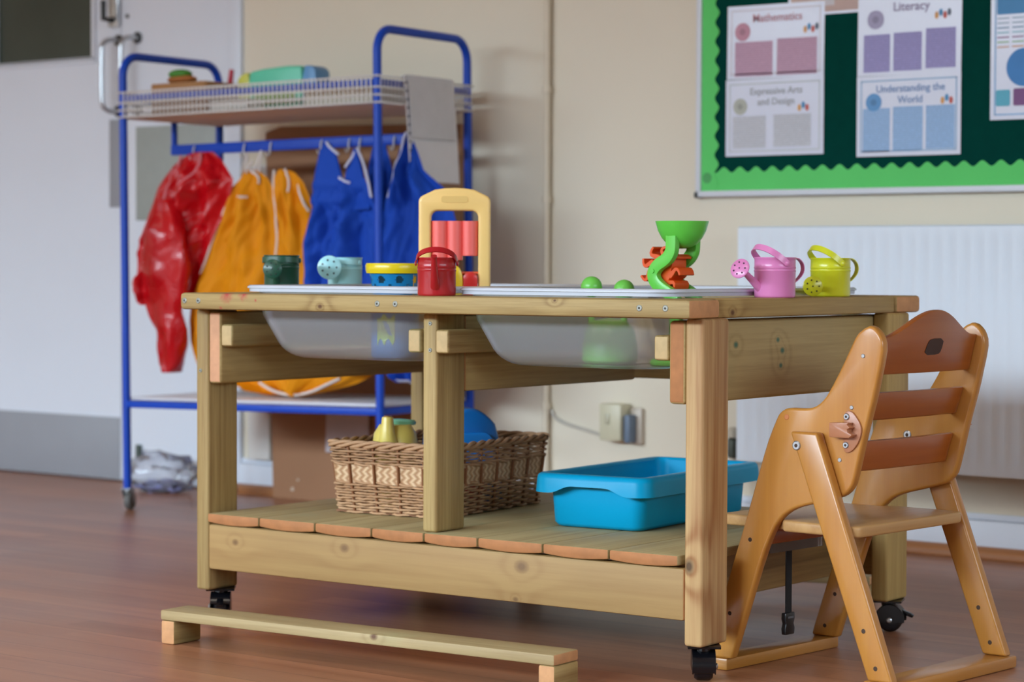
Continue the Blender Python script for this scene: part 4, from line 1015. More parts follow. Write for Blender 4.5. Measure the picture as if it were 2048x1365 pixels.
for side, y0, y1 in ((0, 0.0, 0.018), (1, 0.300, 0.318)):
    o = MB().prism(outl2, y0, y1, lambda u, v, d_: (u, d_, v)).build('side_panel', M_beech, CH, bevel=0.0045, seg=3)
    yo, yd = (y0, -1) if side == 0 else (y0, -1)
    for (u, v) in ((0.044, 0.216), (0.005, 0.094), (-0.015, 0.038)):
        g = MB(); disc(g, u, yo-0.0001, v, 0.0035, -1, 0.0003); g.build('peg_hole', M_hole, o, flat=True)
    for (u, v) in ((0.254, 0.515), (0.234, 0.435), (0.213, 0.353)):
        g = MB(); disc(g, u, yo-0.0002, v, 0.0033, -1, 0.0012); g.build('screw', M_bolt, o, flat=True)
    if side == 0:
        g = MB(); disc(g, 0.113, yo, 0.415, 0.0045, -1, 0.001); g.build('wood_plug', plain('wood_plug', lin(196, 120, 66), 0.5), o, flat=True)
    else: bolt(o, 0.146, yo, 0.373, 0.0075)
bleg = [(0.1325, 0.394), (0.185, 0.3955), (0.2375, 0.2600), (0.316, 0.0205), (0.2785, 0.0205), (0.205, 0.212), (0.143, 0.364)]
bleg = [(0.133, 0.3945), (0.183, 0.3945), (0.3235, 0.0205), (0.2795, 0.0205)]
for side, y0, y1 in ((0, -0.0205, -0.0005), (1, 0.3185, 0.3385)):
    o = MB().prism(bleg, y0, y1, lambda u, v, d_: (u, d_, v)).build('back_leg', M_beech, CH, bevel=0.0045, seg=3)
    if side == 0: bolt(o, 0.1465, y0, 0.373, 0.0075)
    for (u, v) in ((0.272, 0.096), (0.294, 0.041)):
        g = MB(); disc(g, u, y0-0.0001, v, 0.0037, -1, 0.0003); g.build('peg_hole', M_hole, o, flat=True)
MB().box(-0.044, 0.0, 0.0, 0.321, 0.0, 0.0195).build('floor_bar', M_beechy, CH, bevel=0.003)
MB().box(0.2715, 0.3275, -0.0215, 0.3485, 0.0, 0.0205).build('floor_bar', M_beechy, CH, bevel=0.004)
# seat board
so = [(-0.030, 0.0195), (0.092, 0.0195), (0.108, 0.0005), (0.222, 0.0005)] + arc(0.228, 0.018, 0.018, -80, 0, 5) + [(0.246, 0.30)] + arc(0.228, 0.300, 0.018, 0, 80, 5) + [(0.108, 0.318), (0.092, 0.2985), (-0.030, 0.2985)]
MB().prism(so, 0.2335, 0.2515, lambda u, v, d_: (u, v, d_)).build('seat', wood('seat_beech', 1, lin(196, 154, 100), lin(162, 114, 64), 0.4, fine=50, streak=0.25, broad=4), CH, bevel=0.004, seg=3)
MB().box(0.052, 0.068, 0.0185, 0.2995, 0.208, 0.2332).build('seat_rail', M_beech_shade, CH, bevel=0.002)
MB().box(0.0490, 0.0515, 0.045, 0.195, 0.190, 0.222).build('clear_guard', frosted('clear_guard_plastic', lin(170, 172, 176), 0.55, 0.15), CH)
st = MB().box(0.0440, 0.0458, 0.098, 0.114, 0.085, 0.230).build('strap', plain('black_webbing', lin(16, 16, 18), 0.8, bump=0.2, bscale=600), CH)
g = MB().prism([(-0.012, 0.0), (0.012, 0.0), (0.0135, 0.010), (0.0105, 0.018), (0.0135, 0.026), (0.0125, 0.036), (-0.0125, 0.036), (-0.0135, 0.026), (-0.0105, 0.018), (-0.0135, 0.010)], 0.0400, 0.0490, lambda u, v, d_: (d_, 0.106+u, 0.052+v))
bk_ = g.build('buckle', M_black, st, bevel=0.0015)
MB().box(0.0495, 0.0505, 0.099, 0.113, 0.079, 0.082).build('buckle_slot', plain('buckle_slot_grey', lin(90, 92, 96), 0.5), bk_)
# back slats: rear faces lean with the side panels
def slat(name, pb, pt, top=None):
    (b0, z0), (b1, z1) = pb, pt
    nx_ = 24; R = []
    for k in range(nx_+1):
        y = 0.0175 + (0.3005-0.0175)*k/nx_; f = k/nx_
        zt, bt = z1, b1
        if top:
            e = top(f); zt = z1+e; bt = b1 + (b1-b0)/(z1-z0)*e
        cur = 0.006*math.sin(PI*f)       # slats hollowed a little for the back
        R.append([(b0+cur, y, z0), (bt+cur, y, zt), (bt-0.014+cur, y, zt), (b0-0.014+cur, y, z0)])
    return MB().rings(R, True, True).build(name, M_beech_shade, CH, bevel=0.003)
hump = lambda f: 0.041*math.sin(PI*min(1, max(0, (f-0.04)/0.92)))**1.7
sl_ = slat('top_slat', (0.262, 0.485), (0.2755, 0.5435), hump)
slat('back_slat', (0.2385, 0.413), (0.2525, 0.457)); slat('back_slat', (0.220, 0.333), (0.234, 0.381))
pp_ = [(-0.025, 0.0), (0.017, 0.0), (0.024, 0.007), (0.025, 0.026), (-0.014, 0.026), (-0.021, 0.018)]
MB().prism(smooth2d(pp_, 1), 0.0, 0.0008, lambda u, v, d_: (0.2744+v*0.235+d_, 0.165+u, 0.513+v)).build('badge_patch', plain('dark_badge_glue', lin(58, 34, 26), 0.6), sl_)
# tan plastic catches on both side panels
M_tan = plain('tan_plastic', lin(176, 116, 82), 0.35, var=0.02, coat=0.1)
for y0, d in ((0.0, -1), (0.318, 1)):
    base = smooth2d([(0.221, 0.366), (0.233, 0.365), (0.245, 0.376), (0.253, 0.392), (0.254, 0.407), (0.244, 0.422), (0.234, 0.431), (0.222, 0.428), (0.222, 0.4)], 2)
    g = MB().prism(base, y0, y0+d*0.004, lambda u, v, d_: (u, d_, v))
    o = g.build('catch', M_tan, CH, bevel=0.0012)
    ch = [(0.0, 0.0), (0.026, 0.0), (0.026, 0.012), (0.021, 0.016), (0.015, 0.012), (0.011, 0.016), (0.015, 0.0205), (0.012, 0.024), (0.0, 0.024)]
    MB().prism([(0.206+0.040, 0.388)] and [(0.205, 0.389), (0.241, 0.389), (0.247, 0.394), (0.2385, 0.398), (0.2375, 0.402), (0.243, 0.405), (0.2375, 0.409), (0.240, 0.4125), (0.205, 0.4115)], y0+d*0.0035, y0+d*0.019, lambda u, v, d_: (u, d_, v)).build('catch_hook', M_tan, o, bevel=0.0015)
    for (u, v) in ((0.2275, 0.421), (0.2265, 0.377)): bolt(o, u, y0+d*0.004, v, 0.0052, d)

# ================================================================== blue drying rack
FX, FY, RA = -1.515, 1.262, math.radians(4.577)
TILT = math.radians(0.75); RL_, RD = 0.835, 0.385
RK = thing('drying_rack', 'blue tubular rack on castors with white wire tray, beside the white door', 'rack', (FX, FY, 0.0), (0, -TILT, RA))
M_blue = plain('blue_enamel_tube', lin(14, 70, 186), 0.4, var=0.05, spec=0.3)
M_ww = plain('white_coated_wire', lin(222, 218, 214), 0.4, var=0.03)
def uframe(x, top):
    r = 0.055
    pth = [(x, 0, 0.058)] + [(x, p[0], p[1]) for p in arc(r, top-r, r, 180, 90, 7)] + [(x, p[0], p[1]) for p in arc(RD-r, top-r, r, 90, 0, 7)] + [(x, RD, 0.058)]
    return MB().tube(pth, 0.0108, 14).build('end_frame', M_blue, RK, ang=60)
ends_ = [uframe(0.0, 1.200), uframe(RL_, 1.218)]
for y in (0.0, RD): MB().box(0.0, RL_, y-0.008, y+0.008, 0.272, 0.290).build('shelf_rail', M_blue, RK, bevel=0.002)
for x in (0.0, RL_): MB().box(x-0.008, x+0.008, 0.0, RD, 0.272, 0.290).build('shelf_rail', M_blue, RK, bevel=0.002)
MB().box(0.006, RL_-0.006, 0.006, RD-0.006, 0.291, 0.300).build('bottom_shelf', plain('white_shelf_board', lin(214, 214, 220), 0.4, var=0.03), RK, bevel=0.003)
for y in (0.0, RD): MB().box(0.0, RL_, y-0.007, y+0.007, 1.078, 1.094).build('tray_rail', M_blue, RK, bevel=0.002)
for x in (0.0, RL_): MB().box(x-0.007, x+0.007, 0.0, RD, 1.078, 1.094).build('tray_rail', M_blue, RK, bevel=0.002)
MB().box(0.0, RL_, 0.182, 0.198, 0.944, 0.972).build('hanging_rail', M_blue, RK, bevel=0.003)
for x in (0.008, RL_-0.008): MB().tube([(x, 0.19, 0.95), (x, 0.19, 1.082)], 0.0085, 10).build('rail_post', M_blue, RK)
g = MB(); zb_, zt_ = 1.036, 1.1005
n1 = 58; n2 = 26
for i in range(n1+1):
    x = 0.012+(RL_-0.024)*i/n1
    g.tube([(x, -0.0105, zb_), (x, -0.0105, zt_)], 0.0021, 5); g.tube([(x, RD+0.0105, zb_), (x, RD+0.0105, zt_)], 0.002, 5)
for i in range(n2+1):
    y = (RD)*i/n2
    for x in (-0.0005, RL_+0.0005): g.tube([(x+(-0.010 if x < 0.4 else 0.010), y, zb_), (x+(-0.010 if x < 0.4 else 0.010), y, zt_)], 0.0017, 5)
for z in (zt_, 1.0735, 1.0545, zb_):
    g.tube([(-0.0105, -0.0105, z), (RL_+0.0105, -0.0105, z), (RL_+0.0105, RD+0.0105, z), (-0.0105, RD+0.0105, z)], 0.0025, 6, loop=True)
for i in range(1, 60):
    x = RL_*i/60; g.tube([(x, -0.0105, zb_), (x, RD+0.0105, zb_)], 0.0015, 4)
for i in range(1, 28):
    y = RD*i/28; g.tube([(-0.0105, y, zb_-0.002), (RL_+0.0105, y, zb_-0.002)], 0.0015, 4)
g.build('wire_tray', M_ww, RK, ang=80)
MB().box(-0.006, RL_+0.006, -0.006, RD+0.006, 1.0375, 1.0395).build('tray_liner', plain('white_tray_liner', lin(206, 198, 190), 0.5, var=0.03), RK)
M_tyre = plain('grey_tyre', lin(96, 96, 94), 0.6); M_fork = plain('zinc_fork', lin(150, 154, 156), 0.35, metal=0.7)
for (x, y, dz, a) in ((0, 0, 0, 1.9), (0, RD, 0, 0.6), (RL_, 0, -0.0109, 2.4), (RL_, RD, -0.0109, 1.2)):
    Mx = Matrix.Translation((x, y, dz)) @ rotz(a)
    g = MB().tube([(x, y, 0.047+dz), (x, y, 0.085)], 0.008, 12)
    for s_ in (-1, 1): g.prism([(-0.012, 0.058), (0.010, 0.058), (0.022, 0.030), (0.020, 0.018), (0.010, 0.018)], s_*0.0135, s_*0.0115, lambda u, v, d_: Mx @ Vector((u, d_, v)))
    g.prism([(-0.012, 0.056), (0.010, 0.056), (0.010, 0.058), (-0.012, 0.058)], -0.0135, 0.0135, lambda u, v, d_: Mx @ Vector((u, d_, v)))
    o = g.build('castor', M_fork, RK, bevel=0.0006, seg=1)
    MB().lathe([(0.0, -0.010), (0.014, -0.010), (0.0225, -0.008), (0.0245, -0.003), (0.0245, 0.003), (0.0225, 0.008), (0.014, 0.010), (0.0, 0.010)], 28, Mx @ Vector((0.015, 0, 0.0248)), Mx.to_3x3() @ Matrix.Rotation(PI/2, 3, 'X')).build('wheel', M_tyre, o)
for u in (0.087, 0.262, 0.352, 0.520, 0.610, 0.645, 0.753):
    MB().tube([(u, 0.181, 0.966), (u, 0.176, 0.955), (u, 0.174, 0.936), (u, 0.166, 0.930), (u, 0.160, 0.938)], 0.0022, 6).build('hook', M_ww, RK)
bpy.context.view_layer.update()
def RKP(x, y, z): return RK.matrix_basis @ Vector((x, y, z))

# ---- aprons hung on the rail
APR = {"red": {"l": [[0.086, 0.95], [0.056, 0.942], [0.014, 0.917], [-0.038, 0.857], [-0.076, 0.79], [-0.106, 0.708], [-0.12, 0.674], [-0.12, 0.608], [-0.117, 0.567], [-0.11, 0.548], [-0.088, 0.541]], "r": [[0.151, 0.949], [0.179, 0.929], [0.228, 0.874], [0.218, 0.842], [0.178, 0.762], [0.136, 0.686], [0.107, 0.62], [0.089, 0.576], [0.075, 0.551], [0.056, 0.542]]}, "reds": {"l": [[0.0, 0.823], [-0.025, 0.729], [-0.043, 0.635], [-0.05, 0.568], [-0.036, 0.527], [-0.011, 0.477], [-0.004, 0.422], [-0.001, 0.378], [0.019, 0.361]], "r": [[0.064, 0.822], [0.103, 0.729], [0.115, 0.636], [0.099, 0.566], [0.081, 0.528], [0.088, 0.479], [0.078, 0.435], [0.064, 0.383], [0.048, 0.362]]}, "y1": {"l": [[0.253, 0.899], [0.239, 0.875], [0.211, 0.854], [0.175, 0.773], [0.133, 0.708], [0.089, 0.599], [0.068, 0.544], [0.06, 0.499], [0.068, 0.445], [0.096, 0.38], [0.187, 0.338], [0.247, 0.331], [0.275, 0.316], [0.358, 0.311]], "r": [[0.29, 0.901], [0.324, 0.885], [0.351, 0.856], [0.368, 0.754], [0.378, 0.663], [0.391, 0.559], [0.416, 0.456], [0.449, 0.379], [0.458, 0.34], [0.428, 0.312]]}, "y2": {"l": [[0.412, 0.897], [0.399, 0.875], [0.392, 0.85], [0.395, 0.792], [0.4, 0.715], [0.395, 0.663], [0.382, 0.56], [0.374, 0.456], [0.386, 0.366], [0.432, 0.32], [0.468, 0.313]], "r": [[0.435, 0.897], [0.466, 0.887], [0.497, 0.861], [0.517, 0.822], [0.53, 0.765], [0.562, 0.663], [0.603, 0.562], [0.659, 0.437], [0.714, 0.371], [0.659, 0.349], [0.568, 0.327], [0.498, 0.314]]}, "b1": {"l": [[0.573, 0.867], [0.56, 0.809], [0.533, 0.706], [0.531, 0.613], [0.535, 0.511], [0.554, 0.411], [0.578, 0.38]], "r": [[0.73, 0.864], [0.748, 0.818], [0.766, 0.713], [0.777, 0.614], [0.787, 0.516], [0.79, 0.417], [0.783, 0.386]]}, "b1a": {"l": [[0.597, 0.96], [0.581, 0.94], [0.568, 0.884], [0.557, 0.827], [0.549, 0.789]], "r": [[0.609, 0.959], [0.632, 0.939], [0.652, 0.882], [0.667, 0.841], [0.673, 0.788]]}, "b1b": {"l": [[0.687, 0.94], [0.679, 0.919], [0.666, 0.882], [0.66, 0.845], [0.673, 0.788]], "r": [[0.699, 0.941], [0.712, 0.906], [0.726, 0.862], [0.737, 0.825], [0.745, 0.788]]}, "b2": {"l": [[0.822, 0.978], [0.807, 0.935], [0.79, 0.862], [0.77, 0.812], [0.744, 0.713], [0.728, 0.614], [0.729, 0.514], [0.744, 0.415], [0.783, 0.375], [0.83, 0.362]], "r": [[0.84, 0.978], [0.862, 0.934], [0.886, 0.884], [0.931, 0.852], [0.957, 0.834], [0.979, 0.761], [0.987, 0.664], [0.987, 0.567], [0.98, 0.445], [0.951, 0.383], [0.89, 0.362]]}, "b3": {"l": [[0.679, 0.954], [0.661, 0.904], [0.655, 0.79], [0.647, 0.689], [0.648, 0.562], [0.656, 0.436]], "r": [[0.718, 0.953], [0.737, 0.89], [0.757, 0.789], [0.781, 0.689], [0.789, 0.564], [0.782, 0.439]]}}
TRM = {"red": [[[0.043, 0.942], [0.031, 0.903], [0.007, 0.85], [-0.016, 0.756], [-0.052, 0.635]], [[0.061, 0.889], [0.055, 0.862], [0.078, 0.857], [0.108, 0.888], [0.119, 0.927], [0.112, 0.947]]], "y1": [[[0.276, 0.899], [0.307, 0.883], [0.312, 0.862]], [[0.246, 0.84], [0.259, 0.828], [0.28, 0.827]], [[0.211, 0.847], [0.175, 0.769], [0.126, 0.663], [0.096, 0.609]], [[0.273, 0.904], [0.285, 0.922]]], "y2": [[[0.399, 0.895], [0.395, 0.856], [0.404, 0.792], [0.409, 0.715], [0.404, 0.663]], [[0.481, 0.855], [0.497, 0.827], [0.517, 0.788]], [[0.349, 0.344], [0.382, 0.328], [0.419, 0.318], [0.468, 0.313], [0.53, 0.324], [0.579, 0.342], [0.63, 0.364]], [[0.435, 0.897], [0.452, 0.862], [0.452, 0.836]]], "b1": [[[0.606, 0.959], [0.62, 0.944], [0.646, 0.927]], [[0.649, 0.869], [0.665, 0.862], [0.685, 0.855]], [[0.702, 0.942], [0.721, 0.911], [0.737, 0.862], [0.748, 0.818]], [[0.696, 0.933], [0.685, 0.915], [0.671, 0.894]]], "b2": [[[0.832, 0.979], [0.823, 0.947], [0.807, 0.898], [0.79, 0.847], [0.782, 0.818]], [[0.786, 0.376], [0.814, 0.367], [0.852, 0.363], [0.895, 0.363]]]}
def fabric(name, col, rough, coat=0.0, bump=0.25):
    m, nt, b, out = new_mat(name); L = nt.links
    tc = N(nt, 'ShaderNodeTexCoord')
    b.inputs['Base Color'].default_value = col; b.inputs['Roughness'].default_value = rough; b.inputs['Specular IOR Level'].default_value = 0.25
    n1 = N(nt, 'ShaderNodeTexNoise', i_Scale=14.0, i_Detail=3.0, i_Distortion=0.8); L.new(tc.outputs['Object'], n1.inputs['Vector'])
    bp = N(nt, 'ShaderNodeBump', i_Strength=bump, i_Distance=0.02); L.new(n1.outputs[0], bp.inputs['Height']); L.new(bp.outputs[0], b.inputs['Normal'])
    if coat: b.inputs['Coat Weight'].default_value = coat; b.inputs['Coat Roughness'].default_value = 0.12
    return m
def interp(rows, z):
    rows = sorted(rows, key=lambda p: -p[1])
    if z >= rows[0][1]: return rows[0][0]
    for a, b in zip(rows, rows[1:]):
        if a[1] >= z >= b[1]:
            f = (a[1]-z)/max(1e-6, a[1]-b[1]); return a[0]*(1-f)+b[0]*f
    return rows[-1][0]
def apron(name, key, label, v0, mat, trim, nf, seed, depth=0.05, amp=0.016, group='aprons on the blue rack', hooks=(), skew=0.0, extra=()):
    A = APR[key]; l, r = A['l'], A['r']
    zt = max(max(p[1] for p in l), max(p[1] for p in r)); zb = min(min(p[1] for p in l), min(p[1] for p in r))
    ph = seed*1.7
    ca, sa = math.cos(RA), math.sin(RA)
    u0 = (l[0][0]+r[0][0])/2
    org = Vector((FX+u0*ca-v0*sa, FY+u0*sa+v0*ca, zt))
    t = thing(name, label, 'apron', org, (0, 0, RA), group)
    def tri(x): return 1-2*abs(2*((x/(2*PI)) % 1.0)-1)
    def front(s_, z):
        f = (zt-z)/(zt-zb)                      # 0 at the top
        s_ = min(1.0, max(0.0, s_))
        a = amp*(0.45+0.55*min(1, f*2.2))
        edge = min(1.0, 6*s_, 6*(1-s_))
        edge = edge*edge*(3-2*edge)
        body = depth*(0.5+0.5*min(1, f*2.5))*(0.55+0.45*math.sin(PI*s_))
        q = 2*PI*nf*s_ + ph + 1.3*math.sin(3.1*f+seed) + skew*f*3
        fold = a*(0.6*math.sin(q)+0.4*tri(q+0.6)) + 0.45*a*math.sin(2*PI*(nf*1.7)*s_ + 2.3*ph - 2.6*f)
        crease = 0.55*amp*noise.noise(Vector((s_*5+seed*3.1, f*7+skew*s_*4, seed)))+0.3*amp*noise.noise(Vector((s_*12, f*15+s_*8, seed+4.0)))
        return (-body - fold - 2.4*crease)*edge*min(1.0, 0.12+f*8)
    NR, NC = 60, 48
    R = []
    for j in range(NR+1):
        z = zt+(zb-zt)*j/NR; a = interp(l, z); b = interp(r, z)
        if b < a+0.01: b = a+0.01
        wob = 0.004*math.sin(9*j/NR*2+seed)
        ring = [(a+(b-a)*i/NC-u0, front(i/NC, z)+wob, z-zt) for i in range(NC+1)]
        ring += [(a+(b-a)*i/12-u0, 0.012*math.sin(PI*i/12)+0.004*math.sin(i*1.9+seed), z-zt) for i in range(11, 0, -1)]
        R.append(ring)
    MB().rings(R, True, True).build('apron_body', mat, t, ang=75)
    for (ex_, kind) in extra:
        E_ = APR[ex_]; el, er = E_['l'], E_['r']; et = max(p[1] for p in el+er); eb = min(p[1] for p in el+er); R = []
        for j in range(41):
            z = et+(eb-et)*j/40; a = interp(el, z); b = max(a+0.008, interp(er, z)); c = (a+b)/2-u0; w_ = (b-a)/2; f = j/40
            R.append([(c+w_*math.cos(2*PI*i/28), -0.045-0.014*math.sin(f*5) - (0.028+0.006*math.sin(9*f))*math.sin(2*PI*i/28)*(1+0.22*math.sin(3*2*PI*i/28+6*f)) - 0.012*noise.noise(Vector((math.cos(2*PI*i/28)*1.6, f*9, math.sin(2*PI*i/28)*1.6))), z-zt) for i in range(28)])
        if kind == 'strap':
            R = []
            for j in range(25):
                z = et+(eb-et)*j/24; a = interp(el, z); b = max(a+0.006, interp(er, z)); c = (a+b)/2-u0; w_ = (b-a)/2; f = j/24
                zc = min(zt-0.002, z); A0 = interp(l, zc); B0 = max(A0+0.01, interp(r, zc))
                yb = (front(((a+b)/2-A0)/(B0-A0), zc) if z < zt-0.004 else 0.0) + 0.008 + 0.02*max(0.0, f-0.5)
                R.append([(c+w_*math.cos(2*PI*i/20), yb-0.004-0.007*f-(0.006+0.004*f)*math.sin(2*PI*i/20)*(1+0.3*math.sin(2*2*PI*i/20+3*f)), z-zt) for i in range(20)])
        MB().rings(R, True, True).build(kind, mat, t, ang=75)
    for pth in TRM.get(key, []):
        P = []
        dense = smooth2d([tuple(p) for p in pth], 2, False)
        for (u, z) in dense:
            zc = min(zt-0.002, max(zb, z)); a = interp(l, zc); b = max(a+0.01, interp(r, zc)); s_ = (u-a)/(b-a)
            P.append((u-u0, front(min(0.98, max(0.02, s_)), zc)-0.0015, z-zt))
        MB().tube(P, 0.0038, 7).build('white_binding', trim, t, ang=80)
    for (uh, zh, ub, zb2) in hooks:
        MB().tube(smooth2d([(ub-u0-0.006, -0.012, zb2-zt-0.01), (uh-u0-0.004, 0.0, zh-zt-0.012), (uh-u0, 0.002, zh-zt), (uh-u0+0.004, 0.0, zh-zt-0.012), (ub-u0+0.008, -0.01, zb2-zt-0.01)], 2, False), 0.0028, 7).build('neck_loop', trim, t, ang=80)
    return t
M_red = fabric('red_pvc', lin(192, 6, 20), 0.34, coat=0.3, bump=0.6)
M_yel = fabric('yellow_nylon', lin(222, 140, 0), 0.7)
M_blu = fabric('blue_nylon', lin(20, 70, 176), 0.75)
M_bindr = plain('pinkish_binding', lin(222, 130, 138), 0.6); M_bind = plain('white_binding_tape', lin(224, 214, 208), 0.7); M_bindb = plain('pale_lilac_binding', lin(204, 206, 226), 0.7)
apron('red_apron', 'red', 'shiny red pvc apron hanging at the left end of the blue rack', 0.165, M_red, M_bindr, 2.1, 1, depth=0.035, amp=0.020, hooks=((0.087, 0.945, 0.09, 0.94),), skew=-0.9, extra=(('reds', 'sleeve'),))
apron('yellow_apron', 'y1', 'yellow apron hanging next to the red one, white binding at its neck', 0.172, M_yel, M_bind, 1.6, 2, depth=0.018, amp=0.017, hooks=((0.262, 0.945, 0.262, 0.90),), skew=-0.5)
apron('yellow_apron', 'y2', 'yellow apron hanging against the blue ones, long white binding down its side', 0.122, M_yel, M_bind, 1.4, 3, depth=0.018, amp=0.016, hooks=((0.352, 0.948, 0.346, 0.90),), skew=0.4)
apron('blue_apron', 'b1', 'blue apron nearest the yellow ones, pale binding at its V neck', 0.075, M_blu, M_bindb, 2.0, 5, depth=0.020, amp=0.027, skew=-0.7, extra=(('b1a', 'strap'), ('b1b', 'strap')))
apron('blue_apron', 'b3', 'blue apron hanging in the middle of the three, behind the rack leg', 0.172, M_blu, M_bindb, 1.5, 6, depth=0.02, amp=0.012)
apron('blue_apron', 'b2', 'blue apron at the right end of the rack under the hanging paper', 0.105, M_blu, M_bindb, 1.8, 7, depth=0.020, amp=0.021, skew=0.3)

# ---- things in the wire tray
TZ2 = 1.0400
RROT = (0, -TILT, RA)
M_wk2 = wood('brown_wicker', 0, lin(176, 128, 84), lin(112, 74, 40), 0.65, fine=40, streak=0.5)
t = thing('wicker_tray', 'small brown wicker tray in the left end of the white wire tray', 'basket', RKP(0.050, 0.05, TZ2), RROT)
g = MB()
for i in range(11):
    z = 0.005+0.0075*i
    g.tube([(u, v, z) for u, v in rrect(0, 0.19, 0, 0.16, 0.015, 3)], 0.0042, 6, loop=True)
for u, v in rrect(0.002, 0.188, 0.002, 0.158, 0.013, 3)[::2]: g.tube([(u, v, 0), (u, v, 0.085)], 0.003, 5)
g.box(0.006, 0.184, 0.006, 0.154, 0.0, 0.004)
g.build('woven_side', M_wk2, t, ang=80)
t = thing('toy_vegetable', 'green and brown toy lying on the small wicker tray', 'toy', RKP(0.118, 0.10, TZ2+0.0845), RROT)
MB().sphere((0, 0, 0.012), 0.012, 20, 4.0, 2.2, 1.0).build('brown_part', plain('toy_brown', lin(170, 104, 52), 0.6), t)
MB().sphere((-0.006, 0, 0.0265), 0.014, 20, 2.6, 1.8, 0.95).build('green_leaf', plain('toy_leaf_green', lin(70, 136, 46), 0.6), t)
tag(MB().tube([(0, 0, 0.0), (0.012, 0.0, 0.06), (0.024, 0.0, 0.128)], [0.007, 0.008, 0.0065], 12).build('toy_spade', plain('spade_red', lin(196, 34, 62), 0.4), None, loc=RKP(0.150, 0.235, TZ2+0.002), rot=RROT), 'red handle sticking up out of the white wire tray', 'handle')
t = thing('wipes_packet', 'mint green packet with yellow and blue ends in the white wire tray', 'packet', RKP(0.290, 0.15, TZ2), RROT)
MB().prism(smooth2d([(0.03, 0.0), (0.17, 0.0), (0.19, 0.03), (0.19, 0.108), (0.18, 0.121), (0.022, 0.114), (0.012, 0.10), (0.012, 0.03)], 1), 0, 0.07, lambda u, v, d_: (u, d_, v)).build('packet', plain('packet_mint', lin(96, 202, 166), 0.4), t, bevel=0.006)
MB().prism(smooth2d([(-0.030, 0.01), (0.013, 0.0), (0.013, 0.110), (-0.012, 0.108), (-0.032, 0.09)], 1), 0.004, 0.066, lambda u, v, d_: (u, d_, v)).build('yellow_end', plain('packet_yellow', lin(206, 204, 84), 0.4), t, bevel=0.004)
MB().prism(smooth2d([(0.1885, 0.0), (0.225, 0.02), (0.234, 0.10), (0.220, 0.116), (0.1885, 0.118)], 1), 0.004, 0.066, lambda u, v, d_: (u, d_, v)).build('blue_end', plain('packet_blue', lin(98, 152, 200), 0.4), t, bevel=0.004)
MB().box(0.03, 0.17, -0.001, 0.001, 0.022, 0.052).build('green_stripe', plain('packet_green', lin(120, 150, 50), 0.4), t)
tag(MB().box(0, 0.125, 0, 0.07, 0, 0.032).build('box', plain('small_white_box', lin(222, 216, 204), 0.5), None, bevel=0.002, loc=RKP(0.262, 0.045, TZ2+0.0005), rot=RROT), 'small white box at the front of the wire tray, left of the mint packet', 'box')
tag(MB().box(0, 0.21, 0, 0.20, 0, 0.044).build('box', plain('cream_box', lin(214, 206, 184), 0.55), None, bevel=0.002, loc=RKP(0.56, 0.06, TZ2+0.0005), rot=RROT), 'cream box lying in the right part of the white wire tray', 'box')

# ---- paper hanging over the right end of the rack
t = thing('hanging_paper', 'white spiral-punched paper hanging over the right end of the blue rack', 'paper', RKP(RL_+0.0165, 0.085, 0.846), RROT)
def sheet(w_, h_, x, bulge, ny=14, th_=0.0012, dy=0.0):
    V = []; F = []
    for k in (0, 1):
        for j in range(ny+1):
            f = j/ny
            o = bulge*math.sin(PI*f)**1 + 0.010*(1-f)**2
            for y in (0, w_*0.25, w_*0.5, w_*0.75, w_): V.append((x+o+0.004*math.sin(PI*y/w_)+k*th_, y+dy*(1-f), h_*f))
    n = 5*(ny+1)
    for j in range(ny):
        for i in range(4):
            a = j*5+i; F.append((a, a+5, a+6, a+1)); F.append((n+a, n+a+1, n+a+6, n+a+5))
        F.append((j*5, n+j*5, n+j*5+5, j*5+5)); F.append((j*5+4, j*5+9, n+j*5+9, n+j*5+4))
    F.append((0, 1, 2, 3, 4, n+4, n+3, n+2, n+1, n)); F.append(tuple(range(5*ny, 5*ny+5))[::-1] + tuple(range(n+5*ny, n+5*ny+5)))
    return MB().add(V, F)
M_paper = plain('white_paper', lin(224, 222, 226), 0.7, var=0.02)
sheet(0.212, 0.262, 0.0, 0.004, dy=0.010).build('page', M_paper, t, ang=80)
sheet(0.190, 0.155, 0.004, 0.003).build('plastic_pocket', plain('pocket_plastic', lin(206, 205, 211), 0.35), t, ang=80, loc=(0, 0.012, 0.108))
g = MB()
for i in range(12): g.box(-0.001, 0.0165, 0.004, 0.011, 0.012+i*0.0208, 0.0155+i*0.0208)
for k in range(3): g.box(0.0, 0.0, 0, 0, 0, 0) if False else None
hs = MB()
for i in range(12):
    z = 0.012+i*0.0208; f = z/0.262; o = 0.004*math.sin(PI*f)+0.010*(1-f)**2
    hs.box(o-0.0006, o+0.0022, 0.004+0.010*(1-f), 0.0105+0.010*(1-f), z, z+0.006)
hs.build('punch_holes', plain('punch_hole_dark', lin(70, 72, 90), 0.8), t, flat=True)
MB().box(-0.0245, 0.003, 0.02, 0.19, 0.2605, 0.2625).build('fold_over', M_paper, t)

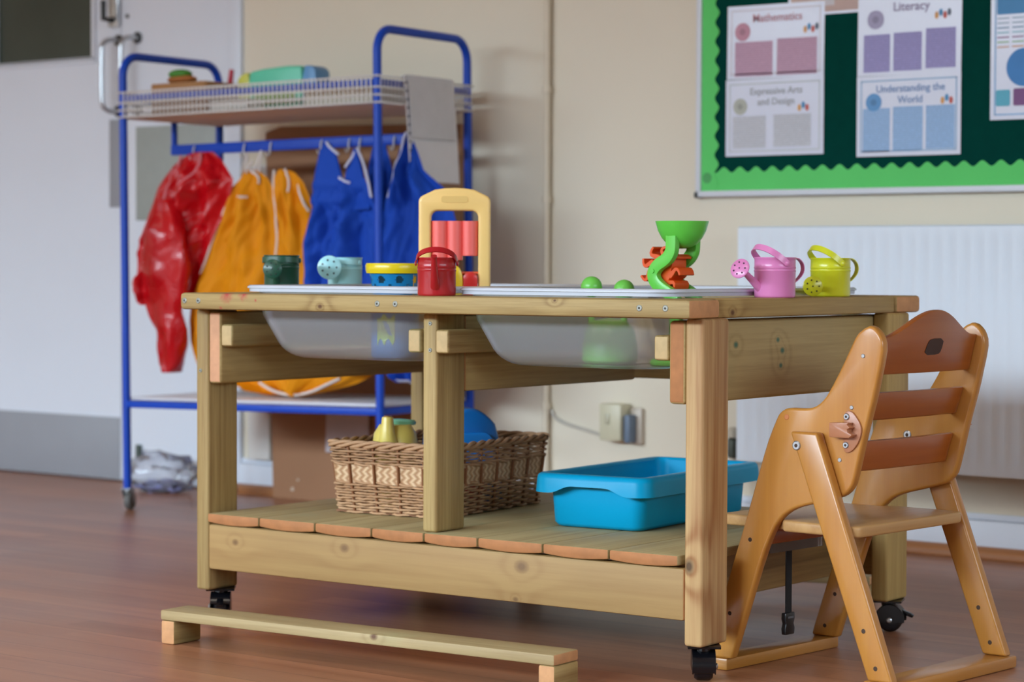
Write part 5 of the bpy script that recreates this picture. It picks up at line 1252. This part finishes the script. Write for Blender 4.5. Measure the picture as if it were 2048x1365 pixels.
# ---- flattened cardboard box behind the rack, and a note on it
t = thing('cardboard_sheet', 'big brown flattened cardboard box leaning on the wall behind the rack', 'cardboard', (-1.455, WY-0.052, 0.0), (math.radians(-0.9), 0, 0))
M_card = plain('brown_cardboard', lin(164, 120, 88), 0.85, var=0.05, scale=5)
MB().prism([(0, 0), (0.66, 0), (0.66, 1.02), (0.012, 1.035), (-0.045, 1.02)], 0.0, 0.018, lambda u, v, d_: (u, d_, v)).build('board', M_card, t, bevel=0.002)
g = MB()
for (u, v, r_) in ((0.075, 0.028, 0.006), (0.095, 0.055, 0.004), (0.30, 0.03, 0.005)): g.lathe([(r_, 0), (r_, 0.0008)], 9, (u, -0.0001, v), Matrix.Rotation(PI/2, 3, 'X'))
g.build('scuff_marks', plain('cardboard_scuff', lin(204, 184, 164), 0.9), t, flat=True)
tag(MB().prism([(0, 0.0), (0.158, 0.012), (0.158, 0.14), (0.004, 0.14)], 0, 0.0008, lambda u, v, d_: (u, d_, v)).build('paper_note', plain('note_paper', lin(206, 196, 200), 0.7), None, flat=True, loc=(-1.252, WY-0.0565, 0.138)), 'white paper note stuck low on the brown cardboard under the rack', 'note')
bpy.data.objects['paper_note'].location.y = WY-0.0565
g = MB()
for i, w_ in enumerate((0.013, 0.009, 0.014, 0.008, 0.012)): g.box(0.030+i*0.018, 0.030+i*0.018+w_, -0.0006, -0.0001, 0.108, 0.124)
g.build('printed_heading', plain('note_ink', lin(60, 54, 58), 0.7), bpy.data.objects['paper_note'], flat=True)

# ---- clear bag on the floor by the door
t = thing('plastic_bag', 'crumpled clear plastic bag on the floor below the red apron', 'bag', (-1.800, 1.655, 0.0), (0, 0, 0.35))
def lump(rx, ry, rz, seed, amp, n=26):
    V = []; F = []; k = n//2
    for j in range(k+1):
        for i in range(n):
            a = 2*PI*i/n; p = PI*j/k
            d = Vector((math.sin(p)*math.cos(a), math.sin(p)*math.sin(a), math.cos(p)))
            s_ = 1+amp*noise.noise(d*2.6+Vector((seed, 0, 0)))+amp*0.5*noise.noise(d*6+Vector((0, seed, 0)))
            V.append((d.x*rx*s_, d.y*ry*s_, max(-rz*0.96, d.z*rz*s_)+rz*0.96))
    for j in range(k):
        for i in range(n): F.append((j*n+i, j*n+(i+1) % n, (j+1)*n+(i+1) % n, (j+1)*n+i))
    return MB().add(V, F)
lump(0.105, 0.060, 0.056, 3, 0.35).build('film', frosted('bag_film', lin(226, 228, 240), 0.72, 0.12), t, ang=40)
lump(0.075, 0.040, 0.018, 8, 0.5).build('contents', plain('bag_purple_contents', lin(150, 152, 196), 0.6, var=0.3, scale=30), t, ang=40)
